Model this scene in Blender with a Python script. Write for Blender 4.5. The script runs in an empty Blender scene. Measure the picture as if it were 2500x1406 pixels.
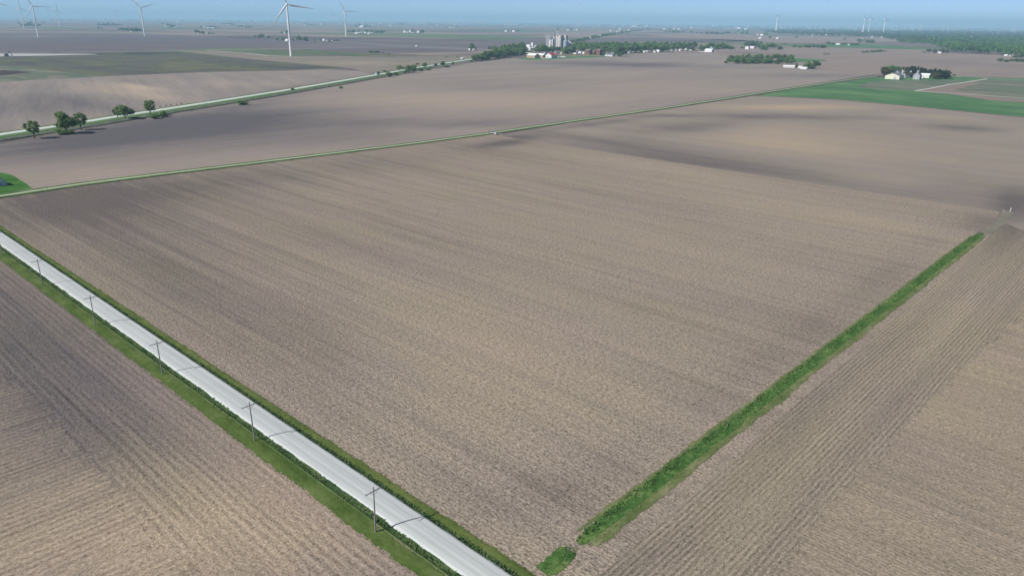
import bpy, bmesh, math, random
from mathutils import Vector, Matrix
from mathutils.noise import noise as pnoise
random.seed(7)
sc = bpy.context.scene
C = sc.collection
R = math.radians

# ------------------------------------------------------------------ camera geometry (source pixels 2500x1406)
F, CX, CY, H = 1800.0, 1250.0, 703.0, 75.0
HY, SL = 53.0, 28.0 / 2500.0
PITCH = math.atan((CY - HY) / F)
ROLL = math.atan(SL)
FW = Vector((0, math.cos(PITCH), -math.sin(PITCH)))
RT = Vector((1, 0, 0))
UP = Vector((0, math.sin(PITCH), math.cos(PITCH)))
HZ = [(-400, 30), (225, 39), (670, 48), (1000, 54), (1475, 61), (1850, 63), (2275, 65), (2900, 68)]

def lerp_tab(t, x):
    if x <= t[0][0]: return t[0][1]
    for (a, b), (c, d) in zip(t, t[1:]):
        if x <= c: return b + (d - b) * (x - a) / (c - a)
    return t[-1][1]

def model_h(x): return HY + SL * (x - CX)

def G(x, y, z=0.0):
    """pixel of the photograph -> point on the plain"""
    h = lerp_tab(HZ, x)
    y = y - (h - model_h(x)) * max(0.0, 1 - (y - h) / 250.0)
    y = max(y, model_h(x) + 5.0)
    dx, dy = x - CX, y - CY
    c, s = math.cos(-ROLL), math.sin(-ROLL)
    u, v = c * dx - s * dy, s * dx + c * dy
    d = FW * F + RT * u - UP * v
    t = (z - H) / d.z
    return Vector((d.x * t, d.y * t, z))

def PX(p):
    q = Vector(p) - Vector((0, 0, H))
    w = q.dot(FW)
    if w < 1: w = 1
    u, v = q.dot(RT) / w * F, -q.dot(UP) / w * F
    c, s = math.cos(ROLL), math.sin(ROLL)
    return (CX + c * u - s * v, CY + s * u + c * v)

def depth(p): return (Vector(p) - Vector((0, 0, H))).dot(FW)
def m_w(p, px): return px * depth(p) / F                       # metres across for so many pixels
def m_h(p, px):
    a, b = PX(p), PX(Vector(p) + Vector((0, 0, 10)))
    return px * 10.0 / max(1e-6, math.hypot(a[0] - b[0], a[1] - b[1]))

A_DIR, B_DIR = R(137), R(47)
UA = Vector((math.cos(A_DIR), math.sin(A_DIR), 0))
VA = Vector((math.cos(B_DIR), math.sin(B_DIR), 0))
def uv(u, v, z=0.0): return UA * u + VA * v + Vector((0, 0, z))

def lin(c):
    return tuple(((x / 255) / 12.92 if x / 255 <= 0.04045 else ((x / 255 + 0.055) / 1.055) ** 2.4) for x in c)
GAIN = 1.27
def alb(c):
    """seen colour under full sun -> surface colour"""
    return tuple(min(0.85, x / GAIN) for x in lin(c)) + (1.0,)

# ------------------------------------------------------------------ materials
class NT:
    def __init__(s, name):
        s.m = bpy.data.materials.new(name); s.m.use_nodes = True
        s.t = s.m.node_tree; s.t.nodes.clear()
        s.out = s.t.nodes.new('ShaderNodeOutputMaterial')
    def n(s, typ, **kw):
        o = s.t.nodes.new(typ)
        for k, v in kw.items(): setattr(o, k, v)
        return o
    def put(s, sock, v):
        if isinstance(v, bpy.types.NodeSocket): s.t.links.new(v, sock)
        elif v is not None: sock.default_value = v
    def math(s, op, a, b=None, c=None, clamp=False):
        o = s.n('ShaderNodeMath', operation=op, use_clamp=clamp)
        for i, x in enumerate((a, b, c)):
            if x is not None: s.put(o.inputs[i], x)
        return o.outputs[0]
    def pos(s): return s.n('ShaderNodeNewGeometry').outputs['Position']
    def obj(s): return s.n('ShaderNodeTexCoord').outputs['Object']
    def map(s, v, rot=0.0, scale=(1, 1, 1), loc=(0, 0, 0)):
        o = s.n('ShaderNodeMapping'); s.put(o.inputs[0], v)
        o.inputs['Location'].default_value = loc
        o.inputs['Rotation'].default_value = (0, 0, rot); o.inputs['Scale'].default_value = scale
        return o.outputs[0]
    def noise(s, v, scale=1.0, detail=2.0, rough=0.5):
        o = s.n('ShaderNodeTexNoise'); s.put(o.inputs['Vector'], v)
        o.inputs['Scale'].default_value = scale; o.inputs['Detail'].default_value = detail
        o.inputs['Roughness'].default_value = rough
        return o.outputs[0]
    def ramp(s, fac, stops, ease='LINEAR'):
        o = s.n('ShaderNodeValToRGB'); s.put(o.inputs[0], fac)
        e = o.color_ramp; e.interpolation = ease
        while len(e.elements) < len(stops): e.elements.new(0.5)
        for el, (p, c) in zip(e.elements, stops):
            el.position = p; el.color = c
        return o.outputs[0]
    def rng(s, v, a, b, c=0.0, d=1.0, smooth=True):
        o = s.n('ShaderNodeMapRange', interpolation_type='SMOOTHSTEP' if smooth else 'LINEAR', clamp=True)
        s.put(o.inputs[0], v)
        for i, x in enumerate((a, b, c, d)): o.inputs[i + 1].default_value = x
        return o.outputs[0]
    def mix(s, f, a, b, typ='MIX'):
        o = s.n('ShaderNodeMix', data_type='RGBA', blend_type=typ)
        s.put(o.inputs[0], f); s.put(o.inputs[6], a); s.put(o.inputs[7], b)
        return o.outputs[2]
    def attr(s, name): return s.n('ShaderNodeAttribute', attribute_name=name).outputs['Fac']
    def sep(s, v):
        o = s.n('ShaderNodeSeparateXYZ'); s.put(o.inputs[0], v); return o.outputs
    def grey(s, f):
        o = s.n('ShaderNodeCombineColor')
        for i in range(3): s.put(o.inputs[i], f)
        return o.outputs[0]
    def bsdf(s, col, rough=0.9, spec=0.15, bump=None, metal=0.0):
        o = s.n('ShaderNodeBsdfPrincipled')
        s.put(o.inputs['Base Color'], col); s.put(o.inputs['Roughness'], rough)
        o.inputs['Specular IOR Level'].default_value = spec
        o.inputs['Metallic'].default_value = metal
        if bump:
            hgt, st, dist = bump
            b = s.n('ShaderNodeBump'); s.put(b.inputs['Height'], hgt)
            b.inputs['Strength'].default_value = st; b.inputs['Distance'].default_value = dist
            s.t.links.new(b.outputs[0], o.inputs['Normal'])
        s.t.links.new(o.outputs[0], s.out.inputs[0])
        return s.m

def _fringe(t, sc_):
    """cover thins out in ragged tufts towards the edge (attribute cov)"""
    P = t.pos()
    n = t.noise(t.map(P, scale=(sc_, sc_, 0)), 1.0, 3.0, 0.65)
    n2 = t.noise(t.map(P, scale=(sc_ * .2, sc_ * .2, 0), loc=(8, 3, 0)), 1.0, 2.0, 0.6)
    f = t.math('ADD', t.attr('cov'), t.math('ADD', t.math('MULTIPLY', t.math('SUBTRACT', n, 0.5), 1.9), t.math('MULTIPLY', t.math('SUBTRACT', n2, 0.5), 1.2)))
    tr = t.n('ShaderNodeBsdfTransparent'); mx = t.n('ShaderNodeMixShader')
    src = t.out.inputs[0].links[0].from_socket
    t.put(mx.inputs[0], t.rng(f, 0.38, 0.5)); t.t.links.new(tr.outputs[0], mx.inputs[1]); t.t.links.new(src, mx.inputs[2])
    t.t.links.new(mx.outputs[0], t.out.inputs[0])
NT.fringe = _fringe

def soil(name, ang, cols, pa=0.5, ps=(0.006, 0.02), streak=0.35, ss=(0.005, 0.26), rows=0.0, period=0.76,
         speck=0.5, sps=(2.1, 3.4), flecks=0.3, bump=0.5, tram=0.0, seed=0.0, green=None, rings=(), tonew=0.8, ragged=0.0, rows2=None):
    t = NT(name)
    P = t.pos()
    p = t.map(P, rot=-ang, loc=(seed * 37.1, seed * 91.7, 0))
    n1 = t.noise(t.map(p, scale=(ps[0], ps[1], 1)), 1.0, 3.0, 0.55)
    n2 = t.noise(t.map(p, scale=(ss[0], ss[1], 1), loc=(5.3, 1.7, 0)), 1.0, 3.0, 0.6)
    n2b = t.noise(t.map(p, scale=(ss[0] * 3, ss[1] * 4.0, 1), loc=(15.3, 71.7, 0)), 1.0, 2.0, 0.6)
    n3 = t.noise(t.map(p, scale=(sps[0], sps[1], 1)), 1.0, 3.0, 0.65)
    n5 = t.noise(t.map(p, scale=(0.11, 0.16, 1), loc=(3, 9, 0)), 1.0, 3.0, 0.6)
    fac = t.math('MULTIPLY_ADD', n1, pa * 2, 0.5 - pa)
    fac = t.math('ADD', fac, t.math('MULTIPLY', t.math('SUBTRACT', n2, 0.5), streak))
    fac = t.math('ADD', fac, t.math('MULTIPLY', t.math('SUBTRACT', n2b, 0.5), streak * 0.8))
    fac = t.math('ADD', fac, t.math('MULTIPLY', t.math('SUBTRACT', n5, 0.5), 0.22))
    fac = t.math('ADD', fac, t.math('MULTIPLY', t.attr('tone'), tonew))
    col = t.ramp(fac, [(0.0, alb(cols[0])), (0.5, alb(cols[1])), (1.0, alb(cols[2]))])
    # faint hue wander between violet grey and straw
    hue = t.noise(t.map(p, scale=(0.02, 0.05, 1), loc=(50, 3, 0)), 1.0, 3.0, 0.6)
    tint = t.ramp(hue, [(0.3, (1.0, 0.985, 1.0, 1)), (0.7, (0.98, 1.0, 0.91, 1))])
    col = t.mix(1.0, col, tint, 'MULTIPLY')
    if green:
        g1 = t.noise(t.map(p, scale=(0.01, 0.03, 1), loc=(7, 70, 0)), 1.0, 3.0, 0.6)
        gm = t.math('MULTIPLY', t.rng(g1, 0.45, 0.62), green[1])
        col = t.mix(gm, col, alb(green[0]))
    n4 = t.noise(t.map(p, scale=(sps[0] * .42, sps[1] * .5, 1), loc=(31, 12, 0)), 1.0, 2.0, 0.6)
    val = t.math('MULTIPLY_ADD', t.math('SUBTRACT', n3, 0.5), speck * 3.6, 1.0)  # random grain; its dark specks paint in the shadows of soil clods
    val = t.math('MULTIPLY_ADD', t.math('SUBTRACT', n4, 0.5), speck * 1.9, val)
    hgt = n3
    if rows:
        def rowset(q, per, amt):
            wob = t.noise(t.map(q, scale=(0.05, 0.02, 1)), 1.0, 1.0)
            ph = t.math('ADD', t.math('MULTIPLY', t.sep(q)[1], 2 * math.pi / per), t.math('MULTIPLY', wob, 3.0))
            s_ = t.math('SINE', ph)
            msk = t.rng(t.noise(t.map(q, scale=(0.03, 0.12, 1), loc=(9, 9, 0)), 1.0, 2.0), 0.32, 0.6, 0.25, 1.0)
            brk = t.rng(t.noise(t.map(q, scale=(0.16, 1.3, 1), loc=(19, 9, 0)), 1.0, 1.0), 0.3, 0.6, 0.35, 1.0)
            return t.math('MULTIPLY', t.math('MULTIPLY', s_, t.math('MULTIPLY', msk, brk)), amt)
        rv = rowset(p, period, rows)
        if rows2:
            ang2, lo, hi = rows2                       # a headland worked in the other direction
            q = t.map(P, rot=-ang2)
            edge = t.math('ADD', t.sep(q)[1], t.math('MULTIPLY', t.math('SUBTRACT', t.noise(t.map(P, scale=(0.05, 0.05, 1)), 1.0, 2.0), 0.5), 14.0))
            f = t.rng(edge, lo, hi)
            rv2 = rowset(q, period, rows)
            rv = t.math('ADD', t.math('MULTIPLY', rv, t.math('SUBTRACT', 1.0, f)), t.math('MULTIPLY', rv2, f))
        val = t.math('ADD', val, rv)
    if tram:
        y = t.math('MULTIPLY', t.sep(p)[1], 1 / 9.14)
        y = t.math('ADD', y, t.math('MULTIPLY', t.noise(t.map(p, scale=(0.01, 0.002, 1)), 1.0, 1.0), 0.6))
        fr = t.math('FRACT', y)
        ln = t.rng(t.math('ABSOLUTE', t.math('SUBTRACT', fr, 0.5)), 0.0, 0.09, 1.0, 0.0)
        msk = t.rng(t.noise(t.map(p, scale=(0.015, 0.11, 1), loc=(2, 8, 0)), 1.0, 2.0), 0.42, 0.62)
        val = t.math('SUBTRACT', val, t.math('MULTIPLY', t.math('MULTIPLY', ln, msk), tram))
    for (cx, cy, r0, r1) in rings:
        dv = t.n('ShaderNodeVectorMath', operation='DISTANCE')
        wv = t.n('ShaderNodeVectorMath', operation='ADD')
        nz = t.n('ShaderNodeTexNoise'); t.put(nz.inputs['Vector'], t.map(P, scale=(0.12, 0.12, 0)))
        t.put(wv.inputs[0], P); t.put(wv.inputs[1], nz.outputs['Color'])
        t.put(dv.inputs[0], wv.outputs[0]); dv.inputs[1].default_value = (cx, cy, 0)
        d = dv.outputs['Value']
        s_ = t.math('SINE', t.math('MULTIPLY', d, 2 * math.pi / 0.95))
        m_ = t.math('MULTIPLY', t.rng(d, r0, r0 + 0.8), t.rng(d, r1 - 1.2, r1, 1.0, 0.0))
        brk = t.rng(t.noise(t.map(P, scale=(0.13, 0.13, 0), loc=(cx, cy, 0)), 1.0, 2.0), 0.5, 0.66)
        val = t.math('ADD', val, t.math('MULTIPLY', t.math('MULTIPLY', s_, m_), t.math('MULTIPLY', brk, 0.10)))
    val = t.math('MAXIMUM', val, 0.2)
    col = t.mix(1.0, col, t.grey(val), 'MULTIPLY')
    if flecks:
        fl = t.noise(t.map(p, scale=(2.4, 3.6, 1), loc=(1, 2, 0)), 1.0, 2.0, 0.6)
        dens = t.rng(t.noise(t.map(p, scale=(0.05, 0.12, 1), loc=(11, 2, 0)), 1.0, 2.0), 0.3, 0.65, 0.35, 1.0)
        col = t.mix(t.math('MULTIPLY', t.math('MULTIPLY', t.rng(fl, 0.6, 0.72), dens), flecks), col, alb((226, 208, 182)))
    m = t.bsdf(col, 0.95, 0.05, (hgt, bump, 0.12) if bump else None)
    if ragged: t.fringe(ragged)
    return m

def grassy(name, dark, mid, light, s=(1.4, 1.4), big=0.12, ang=0.0, rough_amt=0.6, stripes=0.0, bare=None, ragged=False):
    t = NT(name)
    P = t.map(t.pos(), rot=-ang)
    n1 = t.noise(t.map(P, scale=(s[0], s[1], s[0])), 1.0, 3.0, 0.65)
    n2 = t.noise(t.map(P, scale=(big * 0.6, big, big)), 1.0, 3.0, 0.6)
    f = t.math('ADD', t.math('MULTIPLY', n1, rough_amt), t.math('MULTIPLY_ADD', n2, 1.4, -0.2 - rough_amt / 2))
    if stripes:
        n3 = t.noise(t.map(P, scale=(0.006, 0.14, 1)), 1.0, 3.0, 0.6)
        f = t.math('ADD', f, t.math('MULTIPLY', t.math('SUBTRACT', n3, 0.5), stripes))
    f = t.math('ADD', f, t.attr('tone'))
    stops = [(0.15, alb(dark)), (0.5, alb(mid)), (0.85, alb(light))]
    col = t.ramp(f, stops)
    if bare:
        n4 = t.noise(t.map(P, scale=(bare[1] * 0.4, bare[1], 1), loc=(4, 40, 0)), 1.0, 4.0, 0.6)
        col = t.mix(t.math('MULTIPLY', t.rng(n4, 0.46, 0.62), bare[2]), col, alb(bare[0]))
    m = t.bsdf(col, 0.9, 0.08, (n1, 0.5, 0.15))
    if ragged: t.fringe(ragged)
    return m

def gravel(name, base, edge, ang, s=1.0, ragged=False):
    t = NT(name)
    p = t.map(t.pos(), rot=-ang)
    st = t.noise(t.map(p, scale=(0.015 / s, 1.1 / s, 1)), 1.0, 3.0, 0.6)
    fine = t.noise(t.map(p, scale=(2.2 / s, 3.0 / s, 1)), 1.0, 3.0, 0.7)
    blot = t.noise(t.map(p, scale=(0.06 / s, 0.25 / s, 1)), 1.0, 2.0, 0.6)
    f = t.math('ADD', t.math('MULTIPLY', st, 0.55), t.math('MULTIPLY', blot, 0.85))
    f = t.math('ADD', f, t.math('MULTIPLY', fine, 0.35))
    col = t.ramp(f, [(0.6, alb(edge)), (1.15, alb(base))])
    rut = t.attr('rut')
    col = t.mix(rut, col, alb(tuple(x * 0.92 for x in edge)))
    m = t.bsdf(col, 0.95, 0.08, (fine, 0.35, 0.06))
    if ragged: t.fringe(ragged)
    return m

def plain(name, col, rough=0.6, spec=0.3, var=0.15, metal=0.0, s=0.8, streak=False):
    """weathered paint, metal, concrete ..."""
    t = NT(name)
    n = t.noise(t.map(t.obj(), scale=(s, s, s * (0.15 if streak else 1))), 1.0, 4.0, 0.6)
    c = col + (1.0,)
    d = tuple(x * (1 - var) for x in col) + (1.0,)
    return t.bsdf(t.ramp(n, [(0.35, d), (0.65, c)]), rough, spec, None, metal)

def leaf_mat(name, c0, c1):
    t = NT(name)
    g = t.n('ShaderNodeNewGeometry')
    oi = t.n('ShaderNodeObjectInfo')
    f = t.math('ADD', t.math('MULTIPLY', g.outputs['Random Per Island'], 0.7), t.math('MULTIPLY', oi.outputs['Random'], 0.3))
    col = t.ramp(f, [(0.05, c0 + (1,)), (0.95, c1 + (1,))])
    a = t.n('ShaderNodeBsdfPrincipled'); t.put(a.inputs['Base Color'], col)
    a.inputs['Roughness'].default_value = 0.7; a.inputs['Specular IOR Level'].default_value = 0.15
    b = t.n('ShaderNodeBsdfTranslucent'); t.put(b.inputs[0], col)
    m = t.n('ShaderNodeMixShader'); m.inputs[0].default_value = 0.32
    t.t.links.new(a.outputs[0], m.inputs[1]); t.t.links.new(b.outputs[0], m.inputs[2])
    t.t.links.new(m.outputs[0], t.out.inputs[0])
    return t.m

# ------------------------------------------------------------------ object helpers
def tag(o, label=None, cat=None, group=None, kind=None):
    if label: o['label'] = label
    if cat: o['category'] = cat
    if group: o['group'] = group
    if kind: o['kind'] = kind
    return o

def link(name, me, mats=(), parent=None, loc=None):
    o = bpy.data.objects.new(name, me); C.objects.link(o)
    if me:
        for m in (mats if isinstance(mats, (list, tuple)) else [mats]):
            if m and m.name not in [x.name for x in me.materials if x]: me.materials.append(m)
    if parent: o.parent = parent
    if loc is not None: o.location = loc
    return o

def empty(name, loc, rz=0.0):
    o = bpy.data.objects.new(name, None); C.objects.link(o)
    o.location = loc; o.rotation_euler = (0, 0, rz); o.empty_display_size = 1
    return o

def copy_tree(o, parent=None):
    c = o.copy(); C.objects.link(c); c.parent = parent
    for ch in list(o.children): copy_tree(ch, c)
    return c

class MB:
    """collects simple solids into one mesh"""
    def __init__(s): s.v = []; s.f = []; s.mi = []
    def add(s, vs, fs, mi=0):
        b = len(s.v); s.v += [tuple(v) for v in vs]
        for f in fs: s.f.append([b + i for i in f]); s.mi.append(mi)
    def box(s, lo, hi, mi=0):
        x0, y0, z0 = lo; x1, y1, z1 = hi
        s.add([(x0, y0, z0), (x1, y0, z0), (x1, y1, z0), (x0, y1, z0), (x0, y0, z1), (x1, y0, z1), (x1, y1, z1), (x0, y1, z1)],
              [(3, 2, 1, 0), (4, 5, 6, 7), (0, 1, 5, 4), (1, 2, 6, 5), (2, 3, 7, 6), (3, 0, 4, 7)], mi)
    def prism(s, prof, x0, x1, mi=0):
        """profile in (y,z) extruded along x"""
        n = len(prof)
        s.add([(x0, y, z) for y, z in prof] + [(x1, y, z) for y, z in prof],
              [tuple(range(n))[::-1], tuple(range(n, 2 * n))] + [(i, (i + 1) % n, n + (i + 1) % n, n + i) for i in range(n)], mi)
    def tube(s, pts, rs, seg=10, mi=0, cap=True):
        rings = []
        for i, p in enumerate(pts):
            p = Vector(p)
            d = Vector(pts[min(i + 1, len(pts) - 1)]) - Vector(pts[max(i - 1, 0)])
            d.normalize()
            a = d.orthogonal().normalized() if abs(d.z) < 0.99 else Vector((1, 0, 0))
            b = d.cross(a).normalized()
            rings.append([p + (a * math.cos(2 * math.pi * k / seg) + b * math.sin(2 * math.pi * k / seg)) * rs[i] for k in range(seg)])
        vs = [q for r in rings for q in r]; fs = []
        for i in range(len(pts) - 1):
            for k in range(seg):
                fs.append((i * seg + k, i * seg + (k + 1) % seg, (i + 1) * seg + (k + 1) % seg, (i + 1) * seg + k))
        if cap:
            fs.append(tuple(range(seg))[::-1]); fs.append(tuple((len(pts) - 1) * seg + k for k in range(seg)))
        s.add(vs, fs, mi)
    def mesh(s, name, smooth=False):
        me = bpy.data.meshes.new(name); me.from_pydata(s.v, [], s.f); me.update()
        for p, mi in zip(me.polygons, s.mi): p.material_index = mi
        if smooth:
            for p in me.polygons: p.use_smooth = True
            try: me.set_sharp_from_angle(angle=R(40))
            except Exception: pass
        return me
    def build(s, name, mats, parent=None, loc=None, smooth=False):
        return link(name, s.mesh(name, smooth), mats, parent, loc)

# ------------------------------------------------------------------ world, sun, haze
SUN_EL, SUN_AZ = 41.0, 207.0       # direction towards the sun, azimuth counter-clockwise from +X
w = bpy.data.worlds.new('World'); sc.world = w; w.use_nodes = True
wt = w.node_tree
sky = wt.nodes.new('ShaderNodeTexSky'); sky.sky_type = 'NISHITA'; sky.sun_disc = False
sky.sun_elevation = R(SUN_EL); sky.sun_rotation = R(90 - SUN_AZ) % (2 * math.pi)
sky.altitude = 300; sky.air_density = 0.30; sky.dust_density = 0.0; sky.ozone_density = 1.5
bg = wt.nodes['Background']; wt.links.new(sky.outputs[0], bg.inputs[0]); bg.inputs[1].default_value = 0.09
sl = bpy.data.lights.new('sun', 'SUN'); sl.energy = 4.0; sl.angle = R(0.5); sl.color = (1.0, 0.955, 0.90)
so = bpy.data.objects.new('sun', sl); C.objects.link(so)
sd = Vector((math.cos(R(SUN_AZ)) * math.cos(R(SUN_EL)), math.sin(R(SUN_AZ)) * math.cos(R(SUN_EL)), math.sin(R(SUN_EL))))
so.rotation_euler = sd.to_track_quat('Z', 'Y').to_euler(); so.location = (0, 0, 400)
cam = bpy.data.cameras.new('camera'); co = bpy.data.objects.new('camera', cam); C.objects.link(co)
cam.sensor_width = 36; cam.lens = F / 2500 * 36; cam.clip_start = 1; cam.clip_end = 200000
co.location = (0, 0, H)
co.matrix_world = Matrix.Translation((0, 0, H)) @ Matrix((RT, UP, -FW)).transposed().to_4x4() @ Matrix.Rotation(-ROLL * -1, 4, 'Z')
sc.camera = co
sc.view_settings.view_transform = 'Standard'; sc.view_settings.look = 'None'
sc.view_settings.gamma = 1.0; sc.view_settings.exposure = 0.5
sc.cycles.max_bounces = 4; sc.cycles.diffuse_bounces = 2; sc.cycles.transparent_max_bounces = 8
sc.cycles.volume_bounces = 1
sc.cycles.caustics_reflective = False; sc.cycles.caustics_refractive = False

SIZE = 44000.0
HAZE = 8.8e-5
mb = MB(); mb.box((-SIZE - 500, -3000, -1.0), (SIZE + 500, SIZE + 500, 320.0))
t = NT('haze_air')
pv = t.n('ShaderNodeVolumePrincipled'); pv.inputs['Color'].default_value = (0.47, 0.78, 1.0, 1)
pv.inputs['Density'].default_value = HAZE; pv.inputs['Anisotropy'].default_value = 0.0
t.t.links.new(pv.outputs[0], t.out.inputs['Volume'])
tag(mb.build('haze', t.m), 'thin pale blue haze lying over the whole plain', 'haze', kind='stuff')

# ------------------------------------------------------------------ ground and fields
def ground_mat():
    t = NT('far_farmland')
    P = t.map(t.pos(), rot=-B_DIR)
    wob = t.n('ShaderNodeTexNoise'); t.put(wob.inputs['Vector'], t.map(P, scale=(0.0012, 0.0012, 1)))
    def cells(wd, ht, off, seed):
        b = t.n('ShaderNodeTexBrick'); t.put(b.inputs['Vector'], t.map(P, loc=(seed, seed * 1.7, 0)))
        b.offset = off; b.squash = 1.0
        b.inputs['Color1'].default_value = (0, 0, 0, 1); b.inputs['Color2'].default_value = (1, 1, 1, 1)
        b.inputs['Mortar'].default_value = (0.5, 0.5, 0.5, 1)
        b.inputs['Scale'].default_value = 1.0; b.inputs['Mortar Size'].default_value = 0.0
        b.inputs['Brick Width'].default_value = wd; b.inputs['Row Height'].default_value = ht
        return b.outputs['Color']
    a = cells(790, 395, 0.37, 130.0); c = cells(1610, 805, 0.5, 400.0)
    f = t.math('ADD', t.math('MULTIPLY', t.sep(a)[0], 0.65), t.math('MULTIPLY', t.sep(c)[0], 0.35))
    n = t.noise(t.map(P, scale=(0.0035, 0.0012, 1)), 1.0, 4.0, 0.62)
    n2 = t.noise(t.map(P, scale=(0.012, 0.03, 1)), 1.0, 3.0, 0.6)
    f = t.math('ADD', f, t.math('MULTIPLY', t.math('SUBTRACT', n, 0.5), 0.9))
    f = t.math('ADD', f, t.math('MULTIPLY', t.math('SUBTRACT', n2, 0.5), 0.4))
    col = t.ramp(f, [(0.0, alb((98, 92, 92))), (0.3, alb((120, 110, 106))), (0.55, alb((142, 129, 120))), (0.8, alb((160, 144, 130))), (1.0, alb((150, 138, 124)))])
    gsel = cells(790, 395, 0.37, 130.0)
    g2 = cells(405, 805, 0.2, 77.0)
    gm = t.math('MULTIPLY', t.rng(t.sep(g2)[0], 0.86, 0.88), 0.75)
    col = t.mix(gm, col, alb((96, 122, 82)))
    return t.bsdf(col, 0.95, 0.05)

me = bpy.data.meshes.new('ground')
me.from_pydata([(-SIZE, -2500, 0), (SIZE, -2500, 0), (SIZE, SIZE, 0), (-SIZE, SIZE, 0)], [], [(0, 1, 2, 3)])
tag(link('ground', me, ground_mat()), 'wide flat plain of bare fields out to the horizon', kind='structure')

def tone_at(px, spots):
    s = 0.0
    for (x, y, rx, ry, amp, *sl_) in spots:
        dx = px[0] - x; dy = px[1] - y - (sl_[0] * dx if sl_ else 0)
        q = (dx / rx) ** 2 + (dy / ry) ** 2
        if q < 9: s += amp * math.exp(-q)
    return s

def sheet(name, pts, mat, z, spots=(), cuts=40, label=None, kind='structure', jitter=0.0, fringe=0.0):
    """flat sheet over a polygon of ground points, gridded so soil tone can vary over it"""
    bm = bmesh.new()
    P = [Vector((p.x, p.y, z)) for p in pts]
    if jitter:
        Q = []
        for a, b in zip(P, P[1:] + P[:1]):
            n = max(1, int((b - a).length / (jitter * 5)))
            nr = Vector(((b - a).y, -(b - a).x, 0)).normalized()
            for i in range(n):
                q = a.lerp(b, i / n)
                Q.append(q + nr * (pnoise(q * 0.07 / max(1, jitter * .3)) * jitter if i else 0))
        P = Q
    f = bm.faces.new([bm.verts.new(p) for p in P])
    if f.normal.z < 0: f.normal_flip()
    if spots or fringe:
        for d in (UA, VA):
            lo = min(p.dot(d) for p in P); hi = max(p.dot(d) for p in P)
            for i in range(1, cuts):
                bmesh.ops.bisect_plane(bm, geom=bm.verts[:] + bm.edges[:] + bm.faces[:], dist=0.001,
                                       plane_co=d * (lo + (hi - lo) * i / cuts), plane_no=d)
    bmesh.ops.triangulate(bm, faces=bm.faces[:])
    bm.normal_update()
    for f in bm.faces:
        if f.normal.z < 0: f.normal_flip()
    me = bpy.data.meshes.new(name); bm.to_mesh(me); bm.free()
    if spots:
        at = me.attributes.new('tone', 'FLOAT', 'POINT')
        for i, v in enumerate(me.vertices): at.data[i].value = tone_at(PX(v.co), spots)
    if fringe:
        at = me.attributes.new('cov', 'FLOAT', 'POINT'); E = [(Vector((a.x, a.y)), Vector((b.x, b.y))) for a, b in zip(P, P[1:] + P[:1])]
        for i, v in enumerate(me.vertices):
            q = Vector((v.co.x, v.co.y)); m = 1e9
            for a, b in E:
                d = b - a; tt = max(0, min(1, (q - a).dot(d) / max(1e-9, d.dot(d)))); m = min(m, (q - a - d * tt).length)
            at.data[i].value = min(1.0, m / fringe)
    return tag(link(name, me, mat), label, kind=kind)

def px_poly(l): return [G(x, y) for x, y in l]

# --- near stubble field
M_F1 = soil('stubble_soil', A_DIR, [(112, 104, 101), (156, 144, 132), (184, 167, 147)], pa=0.16, streak=0.62, ss=(0.004, 0.22), speck=0.85, flecks=0.6, bump=0.8, rows=0.10, tram=0.12, tonew=0.42, seed=1)
sp1 = [(150, 500, 420, 70, -.75, -.12), (700, 425, 520, 34, -.5, -.12), (1230, 350, 70, 9, -1.3, -.1), (430, 650, 380, 130, -.75, .5), (900, 600, 420, 80, -.3, .25), (1250, 830, 400, 130, .30, .2),
       (1150, 1000, 250, 150, .22), (1500, 650, 500, 150, .05), (2100, 560, 330, 60, .18, .1), (1800, 480, 500, 30, .22, .15), (1900, 860, 170, 60, -.25, -.7), (1300, 1210, 220, 60, -.35, -.3),
       (1600, 1060, 260, 60, -.2, -.7), (2150, 690, 170, 50, -.32, -.75), (1100, 1180, 120, 60, -.12), (1600, 410, 260, 12, .3, .15), (330, 620, 200, 25, -.3, .65), (2410, 548, 70, 26, -.75), (1750, 640, 300, 80, .12), (800, 800, 120, 160, -.12)]
fb0, fb1 = G(1290, 343), G(2440, 517)
f1 = [uv(49, 65.3), uv(52.5, 325), fb1, fb0, uv(372, 382), uv(372.0, 300), uv(379, 194), uv(382, 112), uv(380, 66), uv(380, 65.3)]
sheet('field', f1, M_F1, 0.012, sp1, 60, 'wide stubble field between the gravel road and the farm track')
# --- right-hand stubble: rows along the grass strip, then rows across
M_F2 = soil('row_stubble', B_DIR, [(112, 105, 100), (150, 139, 125), (182, 166, 146)], pa=0.15, ps=(0.008, 0.05), streak=0.4, ss=(0.004, 0.2), tonew=0.42, rows=0.30, period=0.92, speck=0.58, flecks=0.6, bump=0.8, seed=2)
sp2 = [(2180, 960, 60, 150, -.2, .0), (1960, 990, 120, 60, -.35, -.8), (1560, 1370, 160, 40, -.55, -.4), (2440, 590, 90, 40, -.5), (1800, 1330, 60, 200, .1), (2300, 800, 120, 40, .2, -1), (2470, 545, 60, 30, -.9)]
f2 = [uv(61, 58), uv(20, 58), uv(26, 330), G(2700, 590), G(2505, 565), G(2432, 535), uv(53.5, 325), uv(51.5, 66)]
sheet('field', f2, M_F2, 0.010, sp2, 40, 'headland stubble in straight rows beside the bright grass strip')
M_F2b = soil('cross_stubble', A_DIR, [(118, 110, 103), (158, 145, 130), (186, 168, 146)], pa=0.15, streak=0.6, ss=(0.008, 0.4), tonew=0.5, rows=0.14, speck=0.6, flecks=0.65, bump=0.8, seed=3, ragged=0.9)
f2b = [uv(34.5, 58), uv(-220, 58), uv(-220, 500), G(3000, 606), G(2700, 606), uv(28, 262), uv(33.8, 120)]
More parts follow.
